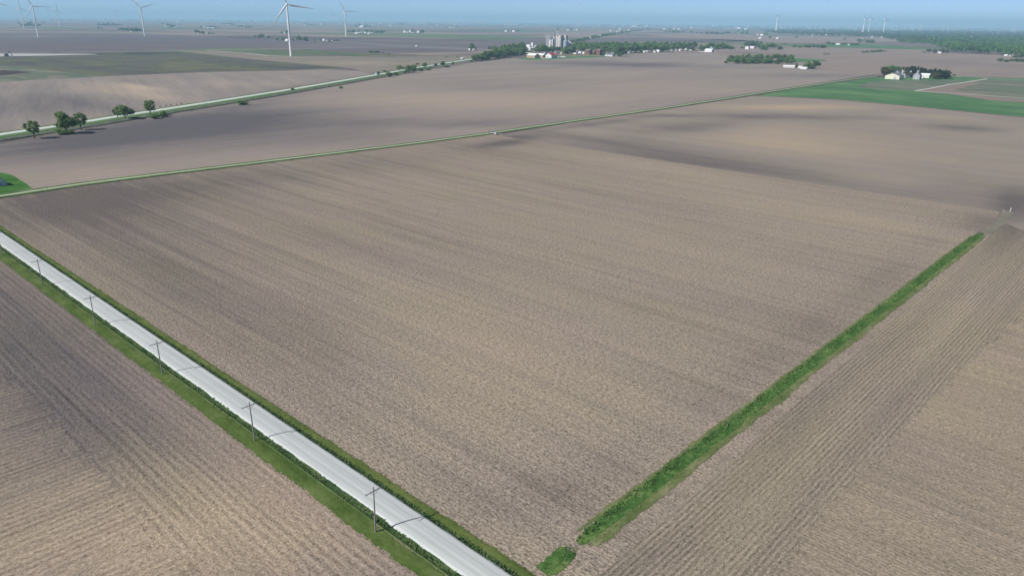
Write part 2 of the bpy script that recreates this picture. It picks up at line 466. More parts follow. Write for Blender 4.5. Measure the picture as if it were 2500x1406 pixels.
sp2b = [(2420, 900, 90, 60, .35), (2250, 1010, 140, 40, .3, .3), (2150, 1110, 200, 40, -.15, .3), (2450, 770, 60, 30, .3), (2000, 1390, 200, 30, .35, .3)]
sheet('field', f2b, M_F2b, 0.018, sp2b, 40, 'pale stubble field with rows running across, bottom right', jitter=0.8, fringe=3.5)
# --- bottom-left field
C0 = [(100, 96, 99), (147, 135, 125), (182, 164, 144)]
RG = [tuple(G(585, 1260))[:2] + (1.5, 7.0), tuple(G(320, 1000))[:2] + (2.0, 9.0), tuple(G(240, 820))[:2] + (1.0, 6.0), tuple(G(130, 720))[:2] + (1.5, 6.0)]
M_F0 = soil('tilled_soil', B_DIR, C0, pa=0.1, streak=0.45, ss=(0.006, 0.2), tonew=0.62, rows=0.19, period=1.5, speck=0.6, flecks=0.10, bump=0.9, tram=0.20, seed=4)
M_F0H = soil('tilled_headland', A_DIR, C0, pa=0.1, streak=0.45, ss=(0.006, 0.22), tonew=0.62, rows=0.19, period=1.5, speck=0.6, flecks=0.10, bump=0.9, tram=0.20, seed=4.4, rings=RG, ragged=0.35)
sp0 = [(0, 760, 330, 140, -.6, .6), (120, 980, 300, 110, -.42, .5), (520, 1260, 330, 170, .62), (150, 1360, 400, 90, .55), (330, 1080, 160, 60, -.1), (60, 1080, 160, 50, -.2), (760, 1320, 200, 120, .2)]
f0 = [uv(-160, 53.9), uv(460, 53.9), uv(460, -160), uv(-160, -160)]
sheet('field', f0, M_F0, 0.012, sp0, 50, 'bare tilled field in the bottom left corner')
sheet('field', [uv(-160, 64), uv(460, 64), uv(460, 27), uv(-160, 27)], M_F0H, 0.020, sp0, 50, 'tilled headland along the poles, worked parallel to the gravel road', jitter=3, fringe=9)
# --- smooth dark field beyond the stubble
M_F3 = soil('fine_tilth', A_DIR, [(112, 105, 104), (156, 145, 136), (190, 170, 146)], pa=0.22, ps=(0.004, 0.012), streak=0.28, ss=(0.004, 0.07), speck=0.3, flecks=0.05, bump=0.5, seed=5)
sp3 = [(1900, 424, 330, 40, -.24, .145), (2300, 468, 210, 44, -.25, .12), (1480, 352, 200, 30, -.26, .14), (1700, 310, 130, 14, -.45, -.05), (1900, 340, 190, 32, .32, .1), (1950, 262, 160, 7, .5, .0), (1430, 320, 90, 10, .25, .12),
       (1980, 286, 220, 7, -.4, .02), (2350, 313, 110, 8, -.55, .06), (2280, 285, 120, 7, .2), (1450, 303, 120, 5, -.4, -.12), (2180, 435, 140, 22, .25, .1), (2480, 500, 60, 40, -.6), (1270, 335, 60, 8, -.6), (1650, 283, 120, 4, -.35), (1830, 287, 60, 6, -.3), (1700, 395, 200, 22, -.25, .14)]
f3 = px_poly([(1215, 331), (1396, 300), (1600, 272), (1840, 236), (1900, 238), (2050, 245), (2200, 258), (2500, 288), (2700, 303), (2950, 330), (2950, 540), (2700, 590), (2505, 566), (2434, 537)]) + [fb1, fb0]
sheet('field', f3, M_F3, 0.016, sp3, 60, 'smooth dark ploughed field with pale patches beyond the stubble')
# --- field between farm track and highway
M_F4 = soil('brown_tilth', B_DIR, [(106, 102, 107), (155, 144, 138), (186, 168, 152)], pa=0.22, ps=(0.003, 0.014), streak=0.3, ss=(0.004, 0.08), speck=0.3, flecks=0.05, bump=0.5, seed=6)
sp4 = [(250, 340, 420, 40, -.62, -.12), (500, 300, 300, 22, -.35, -.1), (700, 330, 300, 30, -.25), (80, 420, 120, 24, .15), (200, 430, 130, 18, .15), (1100, 245, 330, 22, .35), (1650, 215, 260, 14, .2), (1520, 158, 220, 6, -.5, .02), (950, 300, 250, 12, -.25, .0),
       (1250, 300, 190, 10, -.2, -.06), (1080, 320, 80, 7, .4, .05), (800, 245, 200, 15, .05), (1270, 220, 260, 10, -.1), (1900, 150, 220, 8, .15), (1980, 185, 120, 5, -.3), (1400, 180, 260, 8, .1), (1800, 200, 200, 8, .1), (620, 255, 130, 10, -.3, -.2), (1480, 230, 300, 8, .05), (650, 380, 200, 12, .12, -.1)]
f4 = px_poly([(-120, 376), (0, 352), (153, 324), (288, 300), (389, 283), (600, 250), (740, 226), (914, 196), (1026, 178), (1152, 157), (1240, 146), (1300, 147), (1440, 142), (1560, 135), (1760, 132), (1790, 152), (1960, 170), (2100, 172), (2130, 184), (1920, 216), (1600, 266), (1396, 294), (1195, 322.5), (1000, 349), (600, 398), (384, 423), (192, 447), (80, 461), (-120, 492)])
sheet('field', f4, M_F4, 0.020, sp4, 60, 'long brown field lying between the highway and the farm track')
# --- lawn at the left edge
M_LAWN = grassy('lawn_grass', (52, 92, 40), (70, 116, 52), (92, 132, 62), s=(0.9, 0.9), big=0.08, rough_amt=0.5)
sheet('lawn', px_poly([(-180, 405), (0, 421), (28, 427), (55, 443), (80, 460), (0, 474), (-180, 500)]), M_LAWN, 0.028, (), label='bright mown lawn at the left edge', jitter=0.5)
# --- fields north of the highway
M_F5 = soil('straw_tilth', R(120), [(112, 108, 110), (154, 144, 139), (192, 174, 156)], pa=0.2, ps=(0.004, 0.02), streak=0.45, ss=(0.004, 0.06), speck=0.25, flecks=0.05, bump=0.4, seed=7)
sp5 = [(60, 260, 200, 30, -.4), (200, 250, 120, 14, -.25, .2), (340, 214, 70, 6, .75, .12), (370, 232, 90, 10, .4, .15), (280, 225, 160, 10, .25, .15), (600, 205, 160, 8, .15), (730, 213, 120, 6, -.3, -.15), (420, 262, 60, 6, .2, -.15), (100, 225, 160, 8, .1)]
f5 = px_poly([(-300, 214), (0, 200), (200, 188), (500, 177), (800, 171), (880, 176), (905, 184), (740, 212), (600, 234), (389, 266), (288, 281), (153, 302), (0, 325), (-200, 360)])
sheet('field', f5, M_F5, 0.03, sp5, 40, 'tan field with pale streaks on the far side of the highway')
M_F6 = soil('dark_tilth', R(150), [(82, 80, 86), (104, 102, 98), (130, 124, 112)], pa=0.2, streak=0.3, ss=(0.003, 0.04), speck=0.2, flecks=0.0, bump=0.3, seed=8, green=((112, 118, 84), 0.8))
f6 = px_poly([(-300, 138), (0, 137), (170, 131), (250, 128), (350, 126), (430, 127), (560, 141), (700, 155), (850, 168), (700, 174), (500, 176), (300, 184), (0, 199), (-300, 214)])
sheet('field', f6, M_F6, 0.035, [(60, 152, 160, 8, -.3), (240, 165, 150, 7, -.2, .1), (300, 131, 200, 4, -.7), (620, 160, 200, 5, -.3, .1), (800, 167, 90, 3, -.5), (150, 158, 60, 5, .2)], 40, 'dark freshly worked field with olive patches behind the tan field')
M_GF = grassy('green_field', (68, 108, 70), (88, 127, 84), (116, 146, 100), s=(0.25, 0.25), big=0.02, ang=A_DIR, rough_amt=0.3, stripes=0.7)
M_OLF = grassy('olive_sprouts', (98, 104, 82), (110, 112, 88), (124, 122, 98), s=(0.2, 0.2), big=0.02, rough_amt=0.3, ragged=.03)
M_GFF = grassy('green_wedge', (68, 108, 70), (86, 124, 82), (112, 142, 98), s=(0.25, 0.25), big=0.02, ang=A_DIR, rough_amt=0.3, ragged=.03)
M_GS = grassy('rough_green', (92, 106, 90), (110, 122, 102), (134, 138, 118), s=(0.2, 0.2), big=0.015, ang=A_DIR, rough_amt=0.3, stripes=0.9, bare=((150, 138, 122), 0.03, 0.7))
M_GO = grassy('olive_field', (112, 114, 84), (130, 128, 96), (150, 142, 112), s=(0.2, 0.2), big=0.02, ang=B_DIR, rough_amt=0.3, stripes=0.8)
M_OL = grassy('olive_ground', (98, 104, 82), (110, 112, 88), (124, 122, 98), s=(0.2, 0.2), big=0.02, rough_amt=0.3)
sheet('field', px_poly([(-300, 166), (0, 160), (60, 161), (130, 172), (210, 181), (255, 186), (0, 199), (-300, 212)]), M_GS, 0.06, (), label='grey green grass wedge on the dark field at left', jitter=1.5)
sheet('field', px_poly([(100, 143), (200, 141), (330, 152), (300, 168), (230, 172), (170, 157)]), M_OLF, 0.06, (), label='olive patch of sprouting crop on the dark field, first of two', jitter=6, fringe=70)
sheet('field', px_poly([(330, 158), (430, 140), (560, 150), (640, 168), (520, 174), (340, 180)]), M_OLF, 0.06, (), label='olive patch of sprouting crop on the dark field, nearer the tall turbine', jitter=6, fringe=70)
M_PALE = soil('pale_clay', R(150), [(150, 138, 130), (170, 156, 146), (186, 172, 160)], pa=0.2, streak=0.2, speck=0.15, flecks=0.0, bump=0.2, seed=9)
M_STRIP = soil('pale_strip', R(150), [(176, 176, 180), (196, 196, 200), (206, 206, 208)], pa=0.2, streak=0.2, speck=0.1, flecks=0.0, bump=0.2, seed=9)
M_SPOIL = soil('spoil_earth', R(150), [(78, 74, 78), (92, 86, 88), (104, 98, 98)], pa=0.2, streak=0.2, speck=0.3, flecks=0.0, bump=0.5, seed=10)
sheet('field', px_poly([(-300, 130), (30, 129.6), (232, 131.2), (238, 132.2), (120, 134.6), (0, 136.4), (-300, 139)]), M_STRIP, 0.08, (), label='long whitish strip of ground behind the excavator', jitter=0.8)
sheet('field', px_poly([(2, 171), (40, 174), (85, 176.5), (40, 181), (0, 186), (-300, 198), (-300, 170)]), M_PALE, 0.09, (), label='bare pale soil around the dark spoil heap', jitter=1.0)
# --- beyond: bands of fields
M_B1 = soil('tan_band', B_DIR, [(122, 114, 112), (150, 139, 131), (176, 161, 146)], pa=0.25, ps=(0.002, 0.008), streak=0.3, ss=(0.002, 0.03), speck=0.15, flecks=0, bump=0.2, seed=11, green=((116, 124, 92), 0.5))
M_B2 = soil('mauve_band', R(160), [(100, 94, 100), (118, 110, 114), (140, 130, 130)], pa=0.25, ps=(0.002, 0.008), streak=0.3, ss=(0.002, 0.03), speck=0.12, flecks=0, bump=0.2, seed=12)
M_B3 = soil('pink_band', B_DIR, [(132, 120, 118), (154, 139, 132), (170, 155, 144)], pa=0.25, ps=(0.002, 0.008), streak=0.3, ss=(0.002, 0.03), speck=0.12, flecks=0, bump=0.2, seed=13)
sheet('field', px_poly([(430, 124.5), (540, 127), (700, 139), (1150, 140), (1150, 148), (1026, 164), (905, 183), (860, 169), (700, 154), (560, 140)]), M_B1, 0.05, [(900, 155, 160, 5, .4), (950, 170, 70, 4, -.2), (1000, 140, 160, 3, -.3)], 30, 'tan field around the foot of the tall turbine')
sheet('field', px_poly([(570, 121.5), (700, 121), (860, 130), (1030, 137), (1150, 139.5), (950, 143), (860, 141), (760, 135)]), M_OLF, 0.09, (), label='olive field behind the tall turbine', jitter=2, fringe=80)
sheet('field', px_poly([(690, 121), (760, 122), (860, 134), (930, 141), (860, 141), (780, 133)]), M_GFF, 0.12, (), label='small green wedge right of the tall turbine', jitter=2, fringe=60)
sheet('field', px_poly([(-300, 80), (0, 78), (360, 82), (560, 93), (560, 117), (420, 123), (230, 127), (-300, 128)]), M_B2, 0.05, [(90, 90, 60, 2, .7), (300, 96, 200, 3, -.3), (200, 105, 200, 3, -.2)], 30, 'wide mauve field below the left group of turbines')
sheet('field', px_poly([(560, 97), (900, 102), (1150, 110), (1290, 116), (1150, 130), (1000, 133), (860, 130), (700, 120), (560, 118)]), M_B2, 0.06, [(800, 112, 100, 3, .3), (1100, 118, 100, 4, .1), (980, 122, 100, 2, -.4)], 30, 'grey field strip behind the tall turbine')
sheet('field', px_poly([(1150, 108), (1330, 96), (1420, 99), (1560, 96), (1790, 101), (1870, 104.6), (1780, 108), (1560, 106), (1440, 112), (1330, 118)]), M_B2, 0.07, [(1700, 102, 160, 3, -.6), (1560, 100, 90, 3, .2)], 30, 'dark field behind the village and elevator')
sheet('field', px_poly([(1330, 85), (1480, 84), (1450, 96), (1330, 96)]), M_B3, 0.075, (), label='pinkish field just behind the elevator')
sheet('field', px_poly([(1560, 87), (1850, 91), (2180, 94), (2210, 103), (2000, 108), (1800, 104), (1650, 97)]), M_B3, 0.07, (), label='pinkish fields beyond the village, before the wood')
sheet('field', px_poly([(1700, 128), (1780, 124), (2000, 118), (2250, 122), (2330, 131), (2500, 137), (2800, 147), (2800, 200), (2500, 192), (2330, 186), (2130, 184), (2000, 172), (1900, 150), (1780, 141)]), M_B3, 0.05, [(2400, 158, 160, 6, -.3, .05), (2100, 142, 100, 4, -.1), (2420, 180, 80, 3, -.2), (1850, 132, 100, 3, -.6, .05)], 40, 'broad pinkish field behind the white cribbed farm')
sheet('field', px_poly([(1995, 112), (2050, 109), (2180, 113), (2260, 121), (2262, 123), (2100, 117.5), (1995, 116)]), M_GF, 0.09, (), label='thin dark green field in front of the wood')
sheet('field', px_poly([(1930, 144), (2010, 147), (2020, 151), (1940, 155)]), M_GF, 0.10, (), label='small green paddock beside the tree grove', jitter=2)
# --- green field and farmyard on the right
sheet('field', px_poly([(1845, 237), (1920, 222), (2050, 203), (2140, 190), (2330, 187), (2500, 192), (2700, 200), (2700, 303), (2500, 286), (2200, 257), (2050, 244), (1900, 237)]), M_GF, 0.026, [(2100, 228, 200, 4, .15, .08), (1880, 232, 60, 5, .1)], 40, 'bright green young crop wedge in front of the farmstead')
sheet('field', px_poly([(2090, 213), (2130, 200), (2180, 198), (2270, 197), (2360, 196), (2318, 206), (2232, 222), (2150, 219)]), M_GS, 0.032, (), label='faded grass plot in front of the farm buildings', jitter=2)
sheet('field', px_poly([(2236, 223), (2320, 207), (2410, 194), (2500, 197), (2700, 205), (2700, 262), (2500, 250), (2400, 240), (2330, 234)]), M_GS, 0.034, (), label='rough grass and bare soil inside the forked white lane', jitter=1)
M_TRI = soil('farm_earth', R(20), [(126, 114, 110), (146, 132, 124), (166, 148, 134)], pa=0.2, streak=0.2, speck=0.2, flecks=0, bump=0.3, seed=14)
sheet('field', px_poly([(2245, 222), (2318, 209.5), (2360, 202), (2395, 205), (2340, 216), (2330, 222), (2400, 230), (2360, 231)]), M_TRI, 0.05, (), label='bare brown triangle of soil beside the white lane', jitter=1)
sheet('field', px_poly([(2330, 232), (2500, 242), (2700, 252), (2700, 260), (2500, 250), (2420, 246)]), M_TRI, 0.052, (), label='narrow bare soil strip below the lower white lane', jitter=0.6)

# ------------------------------------------------------------------ roads and verges
def ribbon(name, line, prof, mat, label=None, kind='structure', step=8.0, edge=0.0, rut=None, seed=0):
    """cross-section prof [(offset, z)] swept along a ground line; offset grows to the right of travel"""
    pts = []
    for a, b in zip(line, line[1:]):
        n = max(1, int((b - a).length / step))
        pts += [a.lerp(b, i / n) for i in range(n)]
    pts.append(line[-1])
    vs, fs, rv, cv_ = [], [], [], []
    k = len(prof)
    for i, p in enumerate(pts):
        d = (pts[min(i + 1, len(pts) - 1)] - pts[max(i - 1, 0)]); d.z = 0; d.normalize()
        nr = Vector((d.y, -d.x, 0))
        for j, (o, z) in enumerate(prof):
            if edge and j in (0, k - 1):
                o += edge * (pnoise(Vector((p.x * 0.35 + seed, p.y * 0.35, j * 9.1))) * 0.8 + pnoise(Vector((p.x * .06 + seed, p.y * .06, j * 3.3))) * .9)
            q = p + nr * o
            vs.append((q.x, q.y, z)); rv.append(rut(o) if rut else 0.0); cv_.append(0.0 if j in (0, k - 1) or i in (0, len(pts) - 1) else 1.0)
    for i in range(len(pts) - 1):
        for j in range(k - 1):
            fs.append((i * k + j, i * k + j + 1, (i + 1) * k + j + 1, (i + 1) * k + j))
    me = bpy.data.meshes.new(name); me.from_pydata(vs, [], fs); me.update()
    if me.polygons[0].normal.z < 0: me.flip_normals()
    at = me.attributes.new('cov', 'FLOAT', 'POINT'); at.data.foreach_set('value', cv_)
    if rut:
        at = me.attributes.new('rut', 'FLOAT', 'POINT')
        for i, x in enumerate(rv): at.data[i].value = x
    return tag(link(name, me, mat), label, kind=kind)

M_ROAD = gravel('white_gravel', (209, 214, 212), (194, 200, 199), A_DIR, ragged=1.5)
M_TRACK = gravel('track_gravel', (196, 204, 178), (172, 184, 152), B_DIR, ragged=.8)
M_HWY = gravel('pale_paving', (222, 232, 222), (206, 218, 206), R(77))
M_LANE = gravel('farm_lane', (212, 206, 200), (196, 188, 182), R(20))
line1 = [uv(-160, 60.4), uv(460, 60.4)]
def ruts(o): return 0.6 * (math.exp(-((abs(o) - 0.95) / 0.3) ** 2)) + 0.35 * math.exp(-((o - 0.1) / 0.3) ** 2)
# travel is along +u; right of travel is +v
ribbon('gravel_road', line1, [(-2.8, 0.06), (-2.2, 0.42)] + [(-2.0 + 0.25 * i, 0.46 + 0.08 * (1 - abs(-2 + .25 * i) / 2)) for i in range(17)] + [(2.2, 0.42), (2.8, 0.06)],
       M_ROAD, 'white gravel road running past the utility poles', step=1.2, edge=0.22, rut=ruts)
lane_px = [(-160, 501.5), (0, 479.6), (192, 450.8), (384, 426.8), (600, 401), (1000, 352), (1199, 325.6), (1396, 296.8), (1600, 268.7), (1928, 218), (2050, 199.5), (2143, 187)]
lane = [G(x, y) for x, y in lane_px]
M_VERGE = grassy('verge_grass', (58, 84, 46), (80, 108, 58), (106, 128, 72), s=(0.8, 0.8), big=0.1, ang=B_DIR, ragged=0.7)
M_VERGE_L = grassy('verge_grass_light', (72, 112, 50), (96, 134, 66), (124, 152, 86), s=(0.7, 0.7), big=0.1, ang=B_DIR, ragged=0.7)
ribbon('farm_track', lane, [(-1.9, 0.12), (-1.5, 0.2), (-.75, .23), (0, 0.22), (.75, .23), (1.5, 0.2), (1.9, 0.12)], M_TRACK, 'straight pale farm track crossing between two bare fields', step=2.5, edge=0.25,
       rut=lambda o: 0.35 * math.exp(-(o / 0.5) ** 2))
hwy_px = [(-160, 353), (0, 329.6), (153.6, 306.8), (288, 285), (389, 269.6), (600, 237), (740, 215), (914, 186), (1026, 167), (1152, 147.8), (1230, 139), (1300, 132)]
hwy = [G(x, y) for x, y in hwy_px]
ribbon('highway', hwy, [(-4.2, 0.1), (-3.6, 0.4), (0, 0.5), (3.6, 0.4), (4.2, 0.1)], M_HWY, 'pale paved highway slanting past the roadside trees to the village', step=8, edge=0.2)
M_RAIL = grassy('dry_railbed', (84, 92, 80), (108, 116, 100), (134, 138, 120), s=(0.5, 0.8), big=0.2, ang=R(77), rough_amt=1.0, ragged=0.4)
M_DARKW = grassy('dark_ditch_weeds', (26, 44, 34), (38, 58, 42), (58, 80, 54), s=(0.5, 0.5), big=0.2, rough_amt=0.6, ragged=0.6)
M_HV = grassy('highway_verge_grass', (68, 114, 48), (88, 132, 62), (114, 150, 80), s=(0.5, 0.5), big=0.06, ang=R(77), rough_amt=0.5, ragged=0.35)
M_HVO = grassy('highway_far_verge', (92, 112, 76), (108, 124, 86), (128, 138, 102), s=(0.5, 0.5), big=0.06, ang=R(77), rough_amt=0.5, ragged=0.3)
ribbon('highway_verge', hwy, [(-13, 0.05), (-9, .1), (-4.1, 0.12)], M_HVO, 'dull grass verge on the far side of the highway', step=5, edge=0.8)
ribbon('highway_verge', hwy, [(4.1, 0.12), (8, .08), (15, .1)], M_HV, 'bright grass verge on the near side of the highway', step=5, edge=0.5, seed=4)
ribbon('old_railbed', hwy[:9], [(14.8, 0.06), (16, .5), (20, 1.0), (24, .5), (25.6, 0.06)], M_RAIL, 'grey dry grass bank of an old railbed below the highway', step=4, edge=0.5, seed=9)
ribbon('ditch_edge', hwy[:9], [(14.4, 0.12), (15.0, .45), (15.6, .3)], M_DARKW, 'thin dark line of weeds between verge and railbed', step=3, edge=0.3, seed=19)
ribbon('ditch_edge', hwy[:9], [(24.6, 0.10), (25.8, .6), (26.8, .05)], M_DARKW, 'thin dark line of weeds at the foot of the railbed', step=3, edge=0.4, seed=29)
for pl, wd, lab in (([(2232, 223), (2270, 217), (2320, 207), (2345, 203.5), (2410, 193)], 2.2, 'white farm lane slanting up from the fork'),
                    ([(2236, 223), (2330, 229), (2500, 240), (2700, 253)], 1.5, 'lower white farm lane running off to the right'),
                    ([(2325, 186.5), (2400, 190.5), (2500, 196), (2700, 205)], 1.8, 'upper pale lane running past the farm grove'),
                    ([(-300, 127.5), (150, 127), (400, 124.5), (560, 122), (760, 121), (960, 117), (1150, 124), (1240, 129)], 3.0, 'thin pale country road behind the tall turbine'),
                    ([(505, 124), (600, 131), (655, 137.5), (708, 139.5)], 3.0, 'pale access track leading to the tall turbine'),
                    ([(800, 103), (960, 114), (1150, 123), (1250, 126.5)], 3.0, 'thin pale road joining the village from the far farms')):
    ln = [G(x, y) for x, y in pl]
    ribbon('farm_lane', ln, [(-wd, 0.10), (-wd * .8, .2), (0, .24), (wd * .8, .2), (wd, 0.10)], M_LANE, lab, step=10, edge=0.3)

# grass with standing blades
def tufts(bm_v, bm_f, p, n, h, r, mi, mis):
    for _ in range(n):
        a = random.uniform(0, 6.283); rr = random.uniform(0, r)
        q = Vector((p.x + math.cos(a) * rr, p.y + math.sin(a) * rr, p.z))
        b = random.uniform(0, 6.283); wd = random.uniform(.07, .14); hh = h * random.uniform(.5, 1.2)
        ln = Vector((math.cos(b + 1.3), math.sin(b + 1.3), 0)) * hh * random.uniform(.1, .8)
        d = Vector((math.cos(b), math.sin(b), 0)) * wd
        i = len(bm_v)
        bm_v += [q - d, q + d, q + d * .7 + ln * .6 + Vector((0, 0, hh * .75)), q - d * .5 + ln + Vector((0, 0, hh))]
        bm_f.append((i, i + 1, i + 2, i + 3)); mis.append(mi)

LF_WEED = leaf_mat('weed_leaves', (0.055, 0.10, 0.04), (0.14, 0.21, 0.08))
LF_LUSH = leaf_mat('lush_leaves', (0.07, 0.15, 0.045), (0.17, 0.29, 0.09))
LF_LITE = leaf_mat('pale_grass_leaves', (0.12, 0.16, 0.06), (0.26, 0.27, 0.13))
def blades(name, spots, mats, label):
    vs, fs, mis = [], [], []
    for (p, n, h, r, mi) in spots: tufts(vs, fs, p, n, h, r, mi, mis)
    me = bpy.data.meshes.new(name); me.from_pydata([tuple(v) for v in vs], [], fs); me.update()
    me.polygons.foreach_set('material_index', mis)
    return tag(link(name, me, mats), label, 'grass', kind='stuff')

M_MOW = grassy('mown_verge', (68, 90, 42), (88, 108, 54), (112, 126, 74), s=(0.9, 1.6), big=0.22, ang=A_DIR, rough_amt=0.8, ragged=1.3)
M_OLV = grassy('olive_verge', (74, 92, 46), (100, 116, 60), (126, 134, 80), s=(1.2, 1.6), big=0.25, ang=A_DIR, rough_amt=0.6, ragged=1.3)
M_WEEDB = grassy('weedy_ditch', (48, 70, 42), (72, 96, 58), (112, 124, 84), s=(1.2, 1.6), big=0.3, ang=A_DIR, rough_amt=0.9, ragged=1.6)
ribbon('road_verge', line1, [(-7.3, 0.024), (-6.4, .12), (-5.2, .20), (-4.3, .18), (-3.8, .15)], M_MOW, 'bright mown grass strip under the utility poles', step=1.2, edge=0.45, seed=1)
ribbon('road_verge', line1, [(-4.2, .16), (-3.8, .2), (-3.3, .06), (-2.6, .2), (-2.0, .44)], M_WEEDB, 'weedy ditch between mown strip and gravel road', step=1.5, edge=0.12, seed=2)
ribbon('road_verge', line1, [(1.95, .42), (2.5, .2), (2.9, .07), (3.3, .12), (3.7, .14)], M_WEEDB, 'dark weedy roadside ditch below the stubble field', step=1.5, edge=0.15, seed=3)
ribbon('road_verge', line1, [(3.0, .08), (3.5, .13), (4.5, .13), (5.4, .022)], M_OLV, 'olive grass margin between roadside ditch and stubble field', step=1.2, edge=0.5, seed=5)
M_LINE = grassy('mowing_line_grass', (84, 110, 58), (104, 128, 74), (126, 144, 92), s=(0.9, 1.6), big=0.22, ang=A_DIR, ragged=1.4)
ribbon('mowing_line', line1, [(-4.1, .21), (-3.95, .225), (-3.85, .225), (-3.7, .21)], M_LINE, 'thin pale line where the mown verge meets the weedy ditch', step=1.2, edge=0.1, seed=61)
sp = []
u = -30.0
while u < 420:
    n_ = 1 if u < 260 else 0
    for _ in range(9 if u < 260 else 6):
        v = random.uniform(56.55, 58.15)
        d = pnoise(Vector((u * .25, v * .6, 0)))
        sp.append((uv(u + random.uniform(0, 1), v, .08), 3, .24 + .2 * d, .3, (0 if random.random() < .7 else 1) if random.random() < .8 else 2))
    for _ in range(9 if u < 260 else 6):
        v = random.gauss(63.25, .22)
        sp.append((uv(u + random.uniform(0, 1), v, .08), 3, .3, .3, 0 if random.random() < .8 else 1))
    for _ in range(3): sp.append((uv(u + random.uniform(0, 1), random.uniform(63.7, 65.4), .1), 2, .14, .3, 1 if random.random() < .5 else 2))
    for _ in range(2): sp.append((uv(u + random.uniform(0, 1), 53.7 + random.gauss(0, .25), .06), 2, .12, .3, 1))
    u += 1.0
blades('roadside_grass', sp, [LF_WEED, LF_LUSH, LF_LITE], 'coarse weeds and grass lining both sides of the gravel road')

# lush strip of the drainage waterway
M_LUSH = grassy('lush_strip', (48, 80, 38), (78, 114, 58), (122, 142, 84), s=(0.8, 1.3), big=0.2, ang=B_DIR, rough_amt=1.1, ragged=1.3)
def strip(v0, v1, name, lab):
    ln = [uv(55.6, v0), uv(55.6, v1)]
    pts = []
    n = int((v1 - v0) / 1.5)
    vs, fs = [], []
    for i in range(n + 1):
        v = v0 + (v1 - v0) * i / n
        e = min(1.0, ((i + .3) / 3.0) ** .5, ((n - i + .3) / 6.0) ** .5) if v1 - v0 > 20 else (1.0 if 0 < i < n else .7)
        L = 55.6 + e * (1.85 + .5 * pnoise(Vector((v * .12, 1, 0))) + .25 * pnoise(Vector((v * .6, 4, 0))))
        Rr = 55.6 - e * (2.0 + .6 * pnoise(Vector((v * .07, 7, 0))) + .5 * pnoise(Vector((v * .45, 9, 0))))
        for k, z in enumerate((.03, .14, .2, .2, .12, .03)):
            vs.append(tuple(uv(L + (Rr - L) * k / 5, v, z)))
    for i in range(n):
        for k in range(5): fs.append((i * 6 + k, i * 6 + k + 1, (i + 1) * 6 + k + 1, (i + 1) * 6 + k))
    me = bpy.data.meshes.new(name); me.from_pydata(vs, [], fs); me.update()
    if me.polygons[0].normal.z < 0: me.flip_normals()
    at = me.attributes.new('cov', 'FLOAT', 'POINT'); at.data.foreach_set('value', [(0.0 if (i % 6 in (0, 5) or i < 6 or i >= len(vs) - 6) else 1.0) for i in range(len(vs))])
    tag(link(name, me, M_LUSH), lab, kind='structure')
strip(74.6, 326, 'grass_strip', 'long bright grass strip running up through the stubble')
strip(65.9, 73.9, 'grass_strip', 'short isolated end piece of the grass strip')
sp = []
v = 67.0
while v < 325:
    if not 73.2 < v < 75.0:
        e = min(1, (v - 74.0) / 2.5, (326 - v) / 8) if v > 74 else min(1, (v - 66.4) / 2, (73.6 - v) / 1.2)
        for _ in range(14 if v < 200 else 9):
            k = random.random()
            uu = 55.6 + e * (1.5 + .5 * pnoise(Vector((v * .12, 1, 0))) - k * 3.5)
            cl = pnoise(Vector((v * .3, uu * .5, 3)))
            sp.append((uv(uu, v + random.uniform(0, 1), .12 if .1 < k < .9 else .05), 2 if k < .75 else 1, ((.42 if k < .45 else .22) if v > 74 else .18) * (1 + .9 * cl), .3,
                       (0 if random.random() < .5 and v > 74 else 1) if k < .42 else (1 if k < .8 or random.random() < .5 else 2)))
    v += 1.0
M_REM = grassy('thin_remnant_grass', (116, 114, 102), (132, 128, 114), (148, 142, 126), s=(0.8, 1.2), big=0.2, ang=B_DIR, ragged=.5)
ribbon('strip_remnant', [uv(55.4, 322), uv(54.6, 335), uv(54.0, 350), G(2458, 519), G(2470, 515)], [(-2.6, .022), (-1.0, .05), (1.0, .05), (2.6, .022)], M_REM, 'thin grey green growth between the grass strip and the white posts', step=1.5, edge=0.8, seed=71)
blades('strip_grass', sp, [LF_WEED, LF_LUSH, LF_LITE], 'tall lush grass growing along the strip through the stubble')

M_MARG = grassy('strip_margin_grass', (84, 104, 58), (112, 124, 78), (146, 146, 110), s=(0.9, 1.3), big=0.25, ang=B_DIR, rough_amt=0.9, ragged=1.2)
ribbon('strip_margin', [uv(53.9, 76), uv(53.9, 322)], [(-.9, .05), (-.3, .15), (.5, .12), (1.35, .024)], M_MARG, 'olive and straw coloured margin on the right side of the grass strip', step=1.0, edge=0.8, seed=41)
ribbon('strip_margin', [uv(57.4, 77), uv(57.4, 318)], [(-.7, .024), (-.1, .1), (.6, .08)], M_MARG, 'thin olive margin on the left side of the grass strip', step=1.0, edge=0.5, seed=51)
# track verges (lower side is taller and darker)
ribbon('track_verge', lane, [(1.5, 0.15), (2.3, .4), (3.9, .45), (5.4, .03)], M_VERGE, 'dark tall grass along the near side of the farm track', step=2.5, edge=0.5, seed=6)
ribbon('track_verge', lane, [(-5.0, 0.03), (-3.4, .35), (-1.5, .15)], M_VERGE_L, 'green grass along the far side of the farm track', step=2.5, edge=0.5, seed=7)

